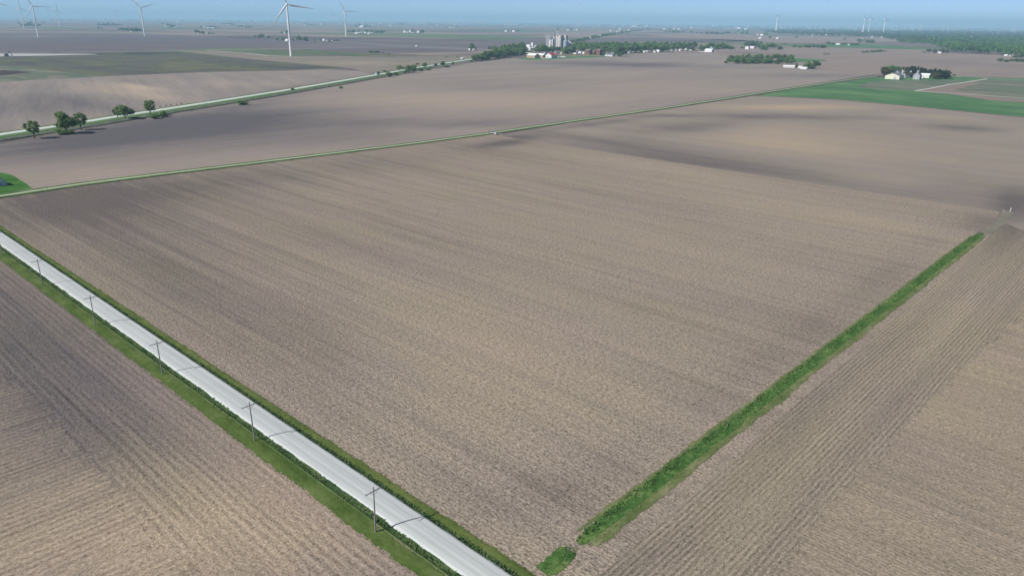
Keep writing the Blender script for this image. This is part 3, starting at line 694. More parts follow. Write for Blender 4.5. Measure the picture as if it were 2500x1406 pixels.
# ------------------------------------------------------------------ utility poles
M_WOOD = plain('weathered_pole_wood', (0.30, 0.29, 0.28), 0.85, 0.1, 0.35, streak=True)
M_WOODD = plain('dark_crossarm_wood', (0.17, 0.17, 0.175), 0.85, 0.1, 0.3)
M_PORC = plain('grey_porcelain', (0.35, 0.36, 0.38), 0.3, 0.5, 0.1)
pole0 = empty('utility_pole', (0, 0, 0))
mb = MB(); mb.tube([(0, 0, -.2), (0, 0, 4), (0, 0, 8.3)], [.135, .12, .09], 12); mb.build('pole', M_WOOD, pole0, smooth=True)
mb = MB(); mb.box((-1.65, -.18, 7.57), (1.65, -.08, 7.68)); mb.build('crossarm', M_WOODD, pole0)
for sx in (-1, 1):
    mb = MB(); mb.tube([(sx * .05, -.215, 7.0), (sx * .75, -.215, 7.57)], [.022, .022], 6); mb.build('brace', M_WOODD, pole0)
for x in (-1.6, -.75, .75, 1.6):
    mb = MB(); mb.tube([(x, -.145, 7.69), (x, -.145, 7.8), (x, -.145, 7.82), (x, -.145, 7.9)], [.02, .02, .055, .04], 8); mb.build('insulator', M_PORC, pole0)
labs = ['grey wooden utility pole at the road, closest to the bottom edge', 'grey wooden utility pole, second along the road from the bottom',
        'wooden utility pole in the middle of the roadside line, third from the bottom', 'wooden utility pole, fourth along the road from the bottom',
        'small utility pole, fifth along the road from the bottom', 'utility pole cut by the left edge, farthest along the gravel road']
for i, (x, y, ln) in enumerate([(917, 1300, .6), (622, 1077, -.8), (397, 915, -.5), (233, 795, .4), (105, 697.5, -.3), (5.5, 623, .8)]):
    o = pole0 if i == 0 else copy_tree(pole0)
    o.location = G(x, y) + Vector((0, 0, .1)); o.rotation_euler = (R(ln * .6), R(ln), B_DIR + R(ln * 2))
    tag(o, labs[i], 'utility pole', 'utility poles along the gravel road')

# ------------------------------------------------------------------ white stakes, posts
M_WHITE = plain('white_paint', (0.74, 0.74, 0.72), 0.5, 0.3, 0.08)
def stake(x, y, h, lean, az, lab, mat, name='marker_post', r=.09):
    mb = MB(); mb.tube([(0, 0, -.1), (0, 0, h * .8), (0, 0, h * .96), (0, 0, h)], [r, r, r, r * .5], 8)
    o = mb.build(name, mat, None, G(x, y), smooth=True); o.rotation_euler = (R(lean), 0, R(az))
    return tag(o, lab, 'post')
stake(2465.5, 517, 1.75, 6, 60, 'upright white marker post at the far corner of the stubble field', M_WHITE, r=.12)
stake(2451.5, 517, 1.2, -35, 100, 'short leaning white marker post at the far corner of the stubble field', M_WHITE, r=.1)
stake(1194, 327.5, 2.0, 0, 0, 'dark roadside post just left of the cars on the farm track', M_WOODD, r=.14)
stake(1190.5, 328, 1.5, 0, 0, 'pale roadside post just left of the dark one by the cars', M_WHITE, r=.1)

# ------------------------------------------------------------------ wind turbines
M_TWR = plain('turbine_white', (0.80, 0.80, 0.80), 0.45, 0.3, 0.05, s=.05)
M_BLD = plain('blade_grey_white', (0.70, 0.71, 0.72), 0.45, 0.3, 0.05, s=.05)
turb0 = empty('wind_turbine', (0, 0, 0))
HUBZ, BL = 100.0, 56.0
mb = MB(); mb.tube([(0, 0, 0), (0, 0, 30), (0, 0, 65), (0, 0, 97.6)], [2.6, 2.35, 1.95, 1.5], 20); mb.build('tower', M_TWR, turb0, smooth=True)
mb = MB(); mb.tube([(0, 0, -.5), (0, 0, .25)], [4.2, 4.0], 20); mb.build('foundation_pad', plain('pad_concrete', (0.4, 0.39, 0.37)), turb0)
mb = MB(); mb.prism([(-1.7, -1.8), (1.7, -1.8), (2.0, -1.2), (2.0, 1.3), (1.5, 1.9), (-1.5, 1.9), (-2.0, 1.3), (-2.0, -1.2)], -8.0, 2.6)
nac = mb.build('nacelle', M_TWR, turb0, (0, 0, HUBZ)); nac.rotation_euler = (0, R(-3), 0)
mb = MB(); mb.tube([(2.6, 0, 0), (3.4, 0, 0), (4.8, 0, 0), (5.8, 0, 0), (6.3, 0, 0)], [1.9, 2.1, 1.9, 1.2, .3], 16)
hub0 = mb.build('hub', M_TWR, turb0, (0, 0, HUBZ), smooth=True)
def blade_mesh():
    mb = MB(); vs = []; fs = []
    sec = [(0.8, 1.1, 1.1, 0), (3, 1.15, 1.0, 12), (9, 2.1, .62, 14), (13, 2.0, .5, 11), (25, 1.45, .34, 6), (40, .95, .2, 2.5), (52, .5, .1, .5), (BL, .12, .03, 0)]
    for (r, c, th, tw) in sec:
        a = R(tw)
        for k in range(12):
            q = 2 * math.pi * k / 12
            y = math.cos(q) * c + (.35 * c if r > 3 else 0); x = math.sin(q) * th * (1.0 if math.cos(q) > -.2 else .55)
            vs.append((x * math.cos(a) - y * math.sin(a) - .0006 * r * r, x * math.sin(a) + y * math.cos(a), r))
    for i in range(len(sec) - 1):
        for k in range(12): fs.append((i * 12 + k, i * 12 + (k + 1) % 12, (i + 1) * 12 + (k + 1) % 12, (i + 1) * 12 + k))
    fs.append(tuple(range(12))[::-1]); fs.append(tuple((len(sec) - 1) * 12 + k for k in range(12)))
    mb.add(vs, fs); return mb.mesh('blade', True)
bme = blade_mesh()
for k in range(3):
    b = link('blade', bme, M_BLD, hub0); b.location = (4.2, 0, 0); b.rotation_euler = (R(120 * k), 0, 0)
def turbine(x, yb, yh, az, label, yaw=None, group='wind turbines standing over the plain', first=[True], blade=1.0):
    """az: clockwise picture angle of one blade from upright"""
    yb = max(yb, lerp_tab(HZ, x) + 11)
    p = G(x, yb)
    o = turb0 if first[0] else copy_tree(turb0); first[0] = False
    s = max(.7, min(1.9, m_h(p, yb - yh) / HUBZ))
    o.location = p; o.scale = (s, s, s)
    o.rotation_euler = (0, 0, R(-78 if yaw is None else yaw))
    hb = [c for c in o.children if c.name.startswith('hub')][0]
    hb.rotation_euler = (R(-az), R(-3), 0)
    if blade < 1.0:                              # the big far machines at right: stouter towers
        for c in hb.children: c.scale = (1.5, 1.5, blade)
        [c for c in o.children if c.name.startswith('tower')][0].scale = (1.7, 1.7, 1)
    elif blade > 1.0:
        for c in hb.children: c.scale = (1, 1, blade)
    tag(o, label, 'wind turbine', group)
    return o
T = [(711, 139, 15, -22, 'largest white wind turbine, standing in the field left of centre', -70, 1.0),
     (845, 92, 30, -27, 'second white turbine just right of the largest one', -75, 1.0),
     (354, 88.5, 18, -46, 'white turbine by itself between the left cluster and the largest one', -72, 1.0),
     (94, 89, 13, -28, 'front turbine of the left cluster, in front of the pale field', -72, 1.05),
     (58.5, 68, 17, -2, 'turbine of the left cluster with one blade straight up, nearest the edge', -72, 1.05),
     (145.5, 61.5, 21, 10, 'turbine of the left cluster with one blade drooping to the right', -72, 1.1),
     (124, 54.5, 22, -22, 'fainter turbine behind the left cluster, between two bigger ones', -72, 1.1),
     (197, 50, 25, 16, 'faint turbine right of the left cluster', -72, 1.1),
     (285.5, 54, 27, -55, 'faint turbine above the dark grove, left of the single one', -72, 1.1),
     (-30, 128, -7, -16, 'turbine beyond the left edge whose blade reaches into the picture', -72, 1.0),
     (1894, 83, 46, -62, 'pale turbine standing by itself above the wood at right', -60, .75),
     (2106, 84, 49, 205, 'left one of the twin turbines above the wood with a hanging blade', -52, .8),
     (2120, 84, 49, 207, 'right one of the twin turbines above the wood with a hanging blade', -52, .8),
     (2156, 84, 49.5, -20, 'turbine right of the twins above the wood', -60, .9)]
for (x, yb, yh, az, lab, yaw, bs) in T: turbine(x, yb, yh, az, lab, yaw, blade=bs)
faint = [('on the horizon left of the tallest turbine', [(555, 55, 40, -20), (624.6, 58, 41, -15), (640, 53, 43, 30), (650, 60, 56, 10)]),
         ('on the horizon between the tall turbines and the elevator', [(756, 57, 52, 20), (814, 59, 38, 0), (831, 57, 52, 40), (862, 57, 49, 60), (885, 59, 46, 0), (926, 60, 53, 15), (954.5, 60, 49, 0), (1020, 58, 50, 30), (1040, 60, 45, 5), (1112, 61, 48, 50), (1131, 58, 50, 0), (1140, 62, 48, 0), (1155, 64, 49, 35), (1183.5, 61, 48, 0), (1206, 61, 54, 20), (1247, 62, 53, 0), (1262, 63, 55, 0)]),
         ('on the horizon above the village', [(1383, 66, 55, 0), (1409, 66, 56, 20), (1413.5, 66, 56, 50), (1445, 67, 57, 0), (1464, 66, 57, 40), (1521, 66, 54, 0), (1545, 67, 55, 30), (1554, 68, 54, 0), (1649, 68, 57, 10)]),
         ('on the horizon above the wood, left of the twins', [(1825, 69, 60, 0), (1906, 69, 56, 10), (1930, 70, 58, 0), (1976, 70, 57, 30), (1989, 70, 58, 0), (2004, 72, 56, 15), (2019, 70, 57, 0), (2073, 70, 60, 5), (2082, 70, 61, 0), (2091, 71, 57, 0)]),
         ('on the right horizon beyond the wood', [(2177, 72, 57, 0), (2189, 72, 58, 20), (2209, 72, 57, 15), (2224, 74, 57, 0), (2229, 74, 57, 50), (2245, 74, 59, 0), (2249, 73, 58, 20), (2301, 72, 58, 0), (2313.5, 72, 56, 30), (2337, 73, 60, 0), (2359, 73, 57, 5), (2420, 74, 57, 0), (2451, 74, 60, 10), (2471, 73, 60, 0), (2477, 74, 60, 30)])]
ORD = 'first second third fourth fifth sixth seventh eighth ninth tenth eleventh twelfth thirteenth fourteenth fifteenth sixteenth seventeenth eighteenth nineteenth twentieth'.split()
def nth(i, n):
    if n == 1: return 'the only'
    if i == 0: return 'leftmost'
    if i == n - 1: return 'rightmost'
    return ORD[i] if i < len(ORD) else 'inner'
for (where, l) in faint:
    for i, (x, yb, yh, az) in enumerate(l):
        turbine(x, yb, yh, az, '%s tiny pale turbine of those %s' % (nth(i, len(l)), where), -60, blade=.75)

# ------------------------------------------------------------------ trees
LV = {'spring': leaf_mat('spring_leaves', (0.10, 0.175, 0.05), (0.22, 0.33, 0.10)),
      'mid': leaf_mat('mid_leaves', (0.095, 0.185, 0.065), (0.22, 0.34, 0.115)),
      'dark': leaf_mat('dark_leaves', (0.07, 0.13, 0.06), (0.16, 0.245, 0.10)),
      'pine': leaf_mat('pine_needles', (0.018, 0.032, 0.022), (0.055, 0.078, 0.044)),
      'grey': leaf_mat('budding_twigs', (0.08, 0.095, 0.06), (0.17, 0.18, 0.12)),
      'gold': leaf_mat('golden_leaves', (0.075, 0.085, 0.025), (0.16, 0.15, 0.05))}
BARK = plain('bark', (0.10, 0.085, 0.07), 0.9, 0.1, 0.4)
def crown_mesh(shape, seed, n, leaf):
    """many leaf-sized faces spread through lobes; unit tree: height 1, width 1"""
    rnd = random.Random(seed)
    lobes = []
    if shape == 'round':
        for k in range(11):
            a = rnd.uniform(0, 6.283); rr = rnd.uniform(.08, .3); z = rnd.uniform(.26, .84)
            q = 1.1 - abs(z - .52) * 1.0
            lobes.append((math.cos(a) * rr * q, math.sin(a) * rr * q, z, rnd.uniform(.14, .23) * q + .03, rnd.uniform(.10, .16)))
        lobes.append((0, 0, .55, .32, .32))
    elif shape == 'full':                       # grown to the ground, as in a belt
        for k in range(15):
            a = rnd.uniform(0, 6.283); rr = rnd.uniform(.08, .32); z = rnd.uniform(.14, .84)
            q = 1.12 - max(0, z - .45) * 1.1
            lobes.append((math.cos(a) * rr * q, math.sin(a) * rr * q, z, rnd.uniform(.14, .22) * q + .02, rnd.uniform(.09, .15)))
        lobes.append((0, 0, .5, .33, .38))
    elif shape == 'open':                       # thin spring crown, branches fanning up
        for k in range(24):
            a = k * 2.4 + rnd.uniform(-.5, .5); z = .36 + .56 * (k + .5) / 24; rr = rnd.uniform(.5, 1.0) * .36 * math.sqrt(max(.08, 1 - ((z - .62) / .36) ** 2))
            lobes.append((math.cos(a) * rr, math.sin(a) * rr, z, rnd.uniform(.08, .13), rnd.uniform(.05, .09)))
    elif shape == 'cone':
        for k in range(14):
            z = .12 + .8 * k / 13; rr = .42 * (1 - z) + .05
            lobes.append((rnd.uniform(-.05, .05), rnd.uniform(-.05, .05), z, rr, .07))
    elif shape == 'bush':
        for k in range(9):
            a = rnd.uniform(0, 6.283); rr = rnd.uniform(.05, .34)
            lobes.append((math.cos(a) * rr, math.sin(a) * rr, rnd.uniform(.2, .62), rnd.uniform(.16, .26), rnd.uniform(.18, .3)))
    tot = sum(l[3] for l in lobes)
    vs, fs = [], []
    for (cx, cy, cz, rw, rh) in lobes:
        for _ in range(max(6, int(n * rw / tot))):
            d = Vector((rnd.gauss(0, 1), rnd.gauss(0, 1), rnd.gauss(0, 1))).normalized() * (rnd.uniform(.35, 1.0) ** .6)
            p = Vector((cx + d.x * rw, cy + d.y * rw, max(.03, cz + d.z * rh)))
            nr = (d + Vector((rnd.gauss(0, .6), rnd.gauss(0, .6), rnd.gauss(.3, .5)))).normalized()
            a = nr.orthogonal().normalized(); b = nr.cross(a)
            an = rnd.uniform(0, 6.283); a, b = a * math.cos(an) + b * math.sin(an), b * math.cos(an) - a * math.sin(an)
            s = leaf * rnd.uniform(.6, 1.3)
            i = len(vs)
            vs += [p + a * s, p + b * s * .7 + nr * s * .15, p - a * s, p - b * s * .7 + nr * s * .15]
            fs.append((i, i + 1, i + 2, i + 3))
    me = bpy.data.meshes.new('crown'); me.from_pydata([tuple(v) for v in vs], [], fs); me.update()
    return me
def trunk_mesh(shape, seed):
    rnd = random.Random(seed); mb = MB()
    top = .55 if shape in ('round', 'open', 'full') else (.9 if shape == 'cone' else .35)
    r = .028 if shape != 'bush' else .02
    mb.tube([(0, 0, -.02), (.004, 0, .05), (.01, .005, top * .6), (0, 0, top)], [r * 1.5, r, r * .75, r * .3], 7)
    if shape in ('round', 'open'):
        for k in range(7 if shape == 'open' else 5):
            a = k * 2.4 + rnd.uniform(-.4, .4); z0 = rnd.uniform(.2, .4); rr = rnd.uniform(.2, .36)
            mb.tube([(0.005, 0, z0), (math.cos(a) * rr * .5, math.sin(a) * rr * .5, z0 + .16), (math.cos(a) * rr, math.sin(a) * rr, z0 + rnd.uniform(.3, .45))], [r * .55, r * .35, r * .12], 5)
    return mb.mesh('trunk', True)
SHP = {}
def shape_meshes(shape, detail, v):
    k = (shape, detail, v)
    if k not in SHP:
        n, lf = {'hi': ({'round': 1700, 'full': 1900, 'open': 1100, 'cone': 1300, 'bush': 700}[shape], {'round': .045, 'full': .048, 'open': .04, 'cone': .045, 'bush': .075}[shape]),
                 'lo': ({'round': 480, 'full': 520, 'open': 300, 'cone': 360, 'bush': 200}[shape], {'round': .08, 'full': .085, 'open': .07, 'cone': .075, 'bush': .12}[shape])}[detail]
        SHP[k] = (crown_mesh(shape, hash((shape, v)) % 1000 if False else (len(shape) * 31 + v * 7), n, lf), trunk_mesh(shape, v + 3))
    return SHP[k]
CR = {}
NTREE = [0]
def tree(x, yb, yt, wpx, shape='round', leaf='mid', label='', group=None, detail='hi', name=None, wide=1.0):
    p = G(x, yb)
    h = m_h(p, yb - yt); wd = m_w(p, wpx * wide)
    v = NTREE[0] % 3; NTREE[0] += 1
    cme, tme = shape_meshes(shape, detail, v)
    key = (shape, detail, v, leaf)
    if key not in CR:
        m = cme.copy(); m.materials.clear(); m.materials.append(LV[leaf])
        CR[key] = m
    nm = name or {'round': 'broadleaf_tree', 'full': 'broadleaf_tree', 'open': 'young_leaf_tree', 'cone': 'conifer_tree', 'bush': 'bush'}[shape]
    o = empty(nm, p, random.uniform(0, 6.28)); o.scale = (wd, wd, h)
    c = bpy.data.objects.new('crown', CR[key]); C.objects.link(c); c.parent = o
    if not tme.materials: tme.materials.append(BARK)
    t_ = bpy.data.objects.new('trunk', tme); C.objects.link(t_); t_.parent = o
    kx = .9 / max(.3, min(1.5, wd / max(h, .1))) if False else 1
    tag(o, label, 'bush' if shape == 'bush' else 'tree', group)
    return o

# trees along the highway, left
g = 'trees and bushes beside the highway'
HW = [(84, 339, 292, 36, 'open', 'spring', 'thin spring tree beside the highway, leftmost of the roadside trees'),
      (163, 327, 269, 42, 'round', 'spring', 'tall full green tree beside the highway near the left edge'),
      (199, 318, 274, 34, 'open', 'spring', 'sparse spring tree just right of the tall full one'),
      (288, 291, 261, 20, 'open', 'spring', 'small slim tree, left one of the highway pair'),
      (307, 292, 254, 34, 'round', 'spring', 'rounded green tree, right one of the highway pair'),
      (368, 283, 243, 30, 'open', 'spring', 'upright tree by the highway beside two bushes'),
      (397, 287, 264, 18, 'bush', 'spring', 'small tree-like bush right of the upright highway tree'),
      (378, 290, 274, 22, 'bush', 'spring', 'low light bush at the foot of the upright highway tree'),
      (150, 329, 313, 30, 'bush', 'spring', 'low bush at the foot of the tall full tree'),
      (172, 328, 315, 16, 'bush', 'spring', 'small bush under the right side of the tall full tree'),
      (592, 256, 243, 26, 'bush', 'spring', 'single round bush on the railbed, away from other trees'),
      (714, 221, 215, 9, 'bush', 'dark', 'tiny dark bush on the highway verge before the truck'),
      (832, 217, 209, 10, 'bush', 'mid', 'small bush on the railbed below the truck'),
      (950, 190, 172, 14, 'bush', 'spring', 'first low bush right of the truck'),
      (966, 187, 176, 14, 'bush', 'mid', 'second low bush right of the truck'),
      (975, 176, 161, 14, 'open', 'spring', 'slim spring tree beyond the highway, right of the truck'),
      (985, 175, 165, 9, 'open', 'mid', 'smaller slim tree beside the slim spring tree past the truck'),
      (990, 183, 171, 9, 'bush', 'spring', 'bright bush left of the dense pair of highway trees'),
      (999, 181, 159, 16, 'round', 'spring', 'bright tree, left half of the dense pair past the truck'),
      (1009, 181, 159, 16, 'round', 'mid', 'darker tree, right half of the dense pair past the truck'),
      (1026, 176, 166, 16, 'bush', 'dark', 'low dark bush right of the dense pair'),
      (1038, 168, 154, 14, 'round', 'spring', 'light tree further along the highway, before the bush group'),
      (1044, 174, 167, 14, 'bush', 'mid', 'low bush below the light highway tree'),
      (1064, 168, 157, 10, 'open', 'grey', 'thin greyish tree along the highway'),
      (1080, 166, 150, 11, 'round', 'spring', 'slim green tree halfway to the hedge'),
      (1091, 167, 160, 14, 'bush', 'mid', 'low bush right of the slim tree halfway to the hedge'),
      (1106, 163, 153, 8, 'round', 'mid', 'last small round tree before the hedge'),
      (1149, 154, 147, 8, 'bush', 'mid', 'little bush at the left foot of the hedge'),
      (939, 178, 172, 10, 'bush', 'mid', 'little bush beyond the highway behind the truck'),
      (1018, 161, 156, 8, 'bush', 'grey', 'faint little bush beyond the highway past the dense pair')]
for a in HW: tree(*a, group=g, wide=1.32)
for i, (x, y) in enumerate([(391, 262), (405, 260), (418, 258), (431, 256), (443, 254)]):
    tree(x, y, y - 3.6, 4.2, 'bush', 'pine', '%s of five tiny dark shrubs in a row across the highway' % nth(i, 5), 'row of five dark shrubs', detail='lo', name='shrub')

def grove(where, l, group=None, detail='hi', wide=1.3):
    """l: (x, ybase, ytop, width, shape, leaf); each gets its own ordinal label, front to right"""
    l = sorted(l, key=lambda a: a[0])
    kinds = {}
    for a in l: kinds.setdefault((a[4], a[5]), []).append(a)
    word = {'round': 'round', 'open': 'airy', 'cone': 'pointed', 'bush': 'low'}
    lw = {'spring': 'bright green', 'mid': 'green', 'dark': 'dark green', 'pine': 'blackish green', 'grey': 'grey budding', 'gold': 'golden green'}
    for (sh, lf), m in kinds.items():
        for i, a in enumerate(m):
            n_ = nth(i, len(m)); n_ = 'single' if n_ == 'the only' else n_
            a = (a[0], a[1], a[2]) + (a[3], 'full' if sh == 'round' and i % 5 else sh) + a[5:]
            tree(*a, label='%s %s %s %s %s' % (n_, word[sh], lw[lf], 'bush' if sh == 'bush' else 'tree', where), group=group or ('trees ' + where), detail=detail, wide=wide)

rnd = random.Random(3)
# hedge of tall trees from the highway to the village
l = []
for i in range(22):
    f = i / 21
    x = 1162 + 118 * f + rnd.uniform(-3, 3); yb = 153 - 17 * f + rnd.uniform(-1, .5)
    l.append((x, yb, yb - rnd.uniform(19, 25) * (1 - .05 * f) - (2 if i > 3 else -5), rnd.uniform(17, 23), 'round', ('spring' if i < 7 else 'mid') if rnd.random() < .8 else 'dark'))
for i in range(13):
    f = i / 12; x = 1205 + 70 * f + rnd.uniform(-3, 3); yb = 138 - 8 * f
    l.append((x, yb, yb - rnd.uniform(20, 28), rnd.uniform(15, 20), 'round', 'mid' if rnd.random() < .7 else 'spring'))
l += [(1194, 125, 115, 8, 'cone', 'dark'), (1202, 124, 116, 7, 'cone', 'dark')]
grove('in the dense tree belt left of the elevator', l)
# village trees
l = []
for (x, yb, yt, wd, lf) in [(1317, 136, 112, 18, 'spring'), (1325, 135, 109, 16, 'mid'), (1334, 134, 114, 16, 'spring'), (1343, 134, 115, 16, 'mid'), (1350, 134, 116, 14, 'dark'), (1362, 132, 117, 13, 'grey'), (1382, 137, 116, 18, 'spring'),
                            (1375, 135, 119, 13, 'spring'), (1398, 137, 113, 16, 'dark'), (1404, 130, 111, 14, 'mid'), (1418, 133, 112, 17, 'mid'), (1428, 132, 110, 17, 'spring'), (1440, 128, 107, 18, 'mid'), (1452, 128, 108, 18, 'spring'),
                            (1463, 127, 107, 18, 'mid'), (1474, 137, 111, 20, 'mid'), (1486, 134, 105, 22, 'mid'), (1498, 135, 106, 18, 'mid'), (1512, 142, 110, 20, 'dark'), (1520, 137, 112, 16, 'mid'), (1530, 134, 109, 18, 'mid'),
                            (1541, 133, 107, 18, 'mid'), (1552, 134, 110, 17, 'dark'), (1562, 132, 110, 16, 'mid'), (1571, 132, 108, 18, 'spring'), (1583, 131, 109, 17, 'mid'), (1592, 131, 110, 15, 'mid'), (1606, 131, 110, 20, 'spring'), (1618, 131, 109, 18, 'mid'),
                            (1628, 130, 113, 14, 'dark'), (1640, 127, 111, 16, 'mid'), (1652, 127, 113, 12, 'mid'), (1663, 127, 112, 15, 'dark'), (1676, 126, 111, 18, 'dark'), (1690, 127, 114, 12, 'grey'),
                            (1712, 127, 112, 18, 'mid'), (1724, 126, 109, 18, 'mid'), (1736, 124, 106, 20, 'mid'), (1750, 123, 106, 20, 'spring'), (1763, 123, 106, 20, 'spring'), (1776, 123, 111, 18, 'mid'), (1785, 124, 114, 12, 'dark'),
                            (1410, 120, 104, 14, 'mid'), (1424, 118, 103, 14, 'mid'), (1310, 133, 117, 12, 'dark'), (1448, 133, 116, 14, 'dark'), (1456, 134, 118, 12, 'mid'), (1505, 128, 107, 18, 'mid'), (1560, 124, 107, 16, 'spring'), (1600, 122, 108, 18, 'mid')]:
    l.append((x, yb, yt, wd, 'round', lf))
for i in range(27):
    x = 1402 + 11.2 * i + rnd.uniform(-3, 3); yb = 124 - 3 * i / 26
    l.append((x, yb, yb - rnd.uniform(15, 19), rnd.uniform(13, 18), 'round', rnd.choice(['mid', 'mid', 'spring', 'dark'])))
l += [(1470, 139, 129, 10, 'bush', 'mid'), (1476, 140, 131, 10, 'bush', 'dark'), (1444, 137, 130, 8, 'bush', 'dark'), (1450, 138, 131, 8, 'bush', 'mid'), (1291, 131, 126, 10, 'bush', 'mid'), (1297, 131, 127, 7, 'bush', 'dark'), (1330, 125, 112, 5, 'cone', 'dark'), (1345, 122, 110, 5, 'cone', 'dark')]
grove('among the village houses right of the hedge', l, wide=1.55)
# railway tree line running off behind the elevator
l = []
for i in range(24):
    f = i / 23; x = 1396 + 190 * f + rnd.uniform(-3, 3); yb = 111.5 - 35 * f ** .85
    l.append((x, yb, yb - (10 - 5.5 * f) * rnd.uniform(.7, 1.1), (13 - 5 * f), 'round', 'mid' if rnd.random() < .6 else 'dark'))
grove('in the slanting line behind the elevator', l, detail='lo')
# grove right of the village
l = []
for i in range(17):
    f = i / 16; x = 1783 + 148 * f; yb = 158 + rnd.uniform(-1.5, .6)
    l.append((x + rnd.uniform(-3, 3), yb, yb - rnd.uniform(13, 17) * (1.25 if i in (1, 2, 15) else 1), rnd.uniform(14, 20), 'round', rnd.choice(['mid', 'mid', 'dark', 'grey' if 6 < i < 12 else 'mid'])))
for i in range(11):
    f = i / 10; x = 1785 + 145 * f; yb = 150
    l.append((x + rnd.uniform(-3, 3), yb, yb - rnd.uniform(13, 18), rnd.uniform(14, 19), 'round', rnd.choice(['mid', 'spring', 'mid', 'grey'])))
l += [(1772, 157.5, 150, 9, 'bush', 'dark'), (1800, 158.5, 151, 10, 'bush', 'dark'), (1820, 158.5, 150, 12, 'bush', 'grey'), (1845, 158.5, 150, 12, 'bush', 'dark')]
grove('in the grove before the white low shed', l)
grove('behind the low white sheds', [(1944, 168, 155, 9, 'cone', 'dark'), (1972, 170, 151, 20, 'round', 'spring'), (1980, 170, 153, 16, 'round', 'spring'), (1991, 169, 148, 17, 'round', 'dark'), (1966, 169, 156, 10, 'round', 'spring')])
# farm grove right
l = []
for (x, yb, yt, wd, sh, lf) in [(2156, 186, 162, 22, 'round', 'gold'), (2164, 184, 160, 20, 'round', 'gold'), (2173, 183, 158, 22, 'round', 'mid'), (2185, 182, 157, 24, 'round', 'mid'), (2191, 184, 163, 14, 'round', 'dark'),
                                (2207, 181, 163, 18, 'open', 'grey'), (2216, 182, 163, 20, 'open', 'grey'), (2212, 187, 170, 16, 'open', 'grey'), (2226, 190, 172, 18, 'bush', 'grey'), (2239, 186, 168, 16, 'round', 'mid'),
                                (2285, 194, 178, 20, 'round', 'gold'), (2280, 191, 176, 14, 'open', 'grey'), (2312, 193, 175, 14, 'open', 'grey'), (2328, 186, 180, 9, 'bush', 'mid')]:
    l.append((x, yb, yt, wd, sh, lf))
for i in range(15):
    f = i / 14; x = 2220 + 92 * f; yb = 186 + (5 * f); tp = 159 + 12 * f ** .8 + rnd.uniform(-1.5, 2.5)
    l.append((x + rnd.uniform(-2, 2), yb, tp, rnd.uniform(12, 16), 'cone' if i % 3 == 0 else 'round', 'pine'))
for i in range(5): l.append((2290 + 5 * i, 193.5, 172 + rnd.uniform(-1, 3), 14, 'round', 'pine'))
grove('around the farm with the cupola crib', l)

# ------------------------------------------------------------------ buildings
W_WHITE = plain('white_siding', (0.70, 0.70, 0.69), 0.6, 0.2, 0.06)
W_CREAM = plain('cream_siding', (0.72, 0.68, 0.56), 0.6, 0.2, 0.06)
W_GREY = plain('grey_siding', (0.36, 0.38, 0.41), 0.6, 0.2, 0.15)
W_TAN = plain('tan_siding', (0.42, 0.30, 0.22), 0.7, 0.1, 0.12)
W_DARK = plain('dark_boards', (0.07, 0.075, 0.085), 0.7, 0.1, 0.2)
W_BRICK = plain('red_brick', (0.24, 0.115, 0.09), 0.85, 0.1, 0.2)
R_WHITE = plain('white_metal_roof', (0.78, 0.79, 0.80), 0.4, 0.3, 0.05)
R_GREY = plain('grey_shingle_roof', (0.20, 0.21, 0.23), 0.7, 0.2, 0.2)
R_RED = plain('red_metal_roof', (0.42, 0.045, 0.05), 0.5, 0.3, 0.12)
R_BROWN = plain('brown_shingle_roof', (0.15, 0.12, 0.10), 0.8, 0.1, 0.2)
DOOR = plain('door_panel', (0.45, 0.46, 0.47), 0.6, 0.2, 0.1)
GLASS = plain('window_glass', (0.03, 0.035, 0.045), 0.15, 0.5, 0.1)

def gable(name, cat, label, x, y, L, D, he, rise, ridge, wall, roof, group=None, doors=(), windows=(), hip=False, over=.35):
    """gabled building; ridge angle (deg) in plan, L along ridge, D across, base centre of the front at the pixel. doors: (side, offset, w, h)"""
    p = G(x, y)
    root = empty(name, p, R(ridge))
    mb = MB(); d = D / 2; l = L / 2
    mb.prism([(-d, -.3), (d, -.3), (d, he), (0, he + rise - .04), (-d, he)], -l, l)
    mb.build('walls', wall, root)
    mb = MB(); k = rise / d; o = over; th = .22
    for s in (1, -1):
        pr = [(0, he + rise), (s * (d + o), he - k * o), (s * (d + o), he - k * o + th), (0, he + rise + th * 1.1)]
        if s < 0: pr = pr[::-1]
        mb.prism(pr, -l - o, l + o)
    mb.build('roof', roof, root)
    for kind, items, mat in (('door', doors, DOOR), ('window', windows, GLASS)):
        for (side, off, w_, z0, z1) in items:
            mb = MB()
            if side in ('n', 's'):                    # long sides: +y / -y
                yy = d if side == 'n' else -d
                mb.box((off - w_ / 2, min(yy - .05, yy + .05), z0), (off + w_ / 2, max(yy - .05, yy + .05), z1))
            else:
                xx = l if side == 'e' else -l
                mb.box((xx - .05, off - w_ / 2, z0), (xx + .05, off + w_ / 2, z1))
            mb.build(kind, mat, root)
    tag(root, label, cat, group)
    return root
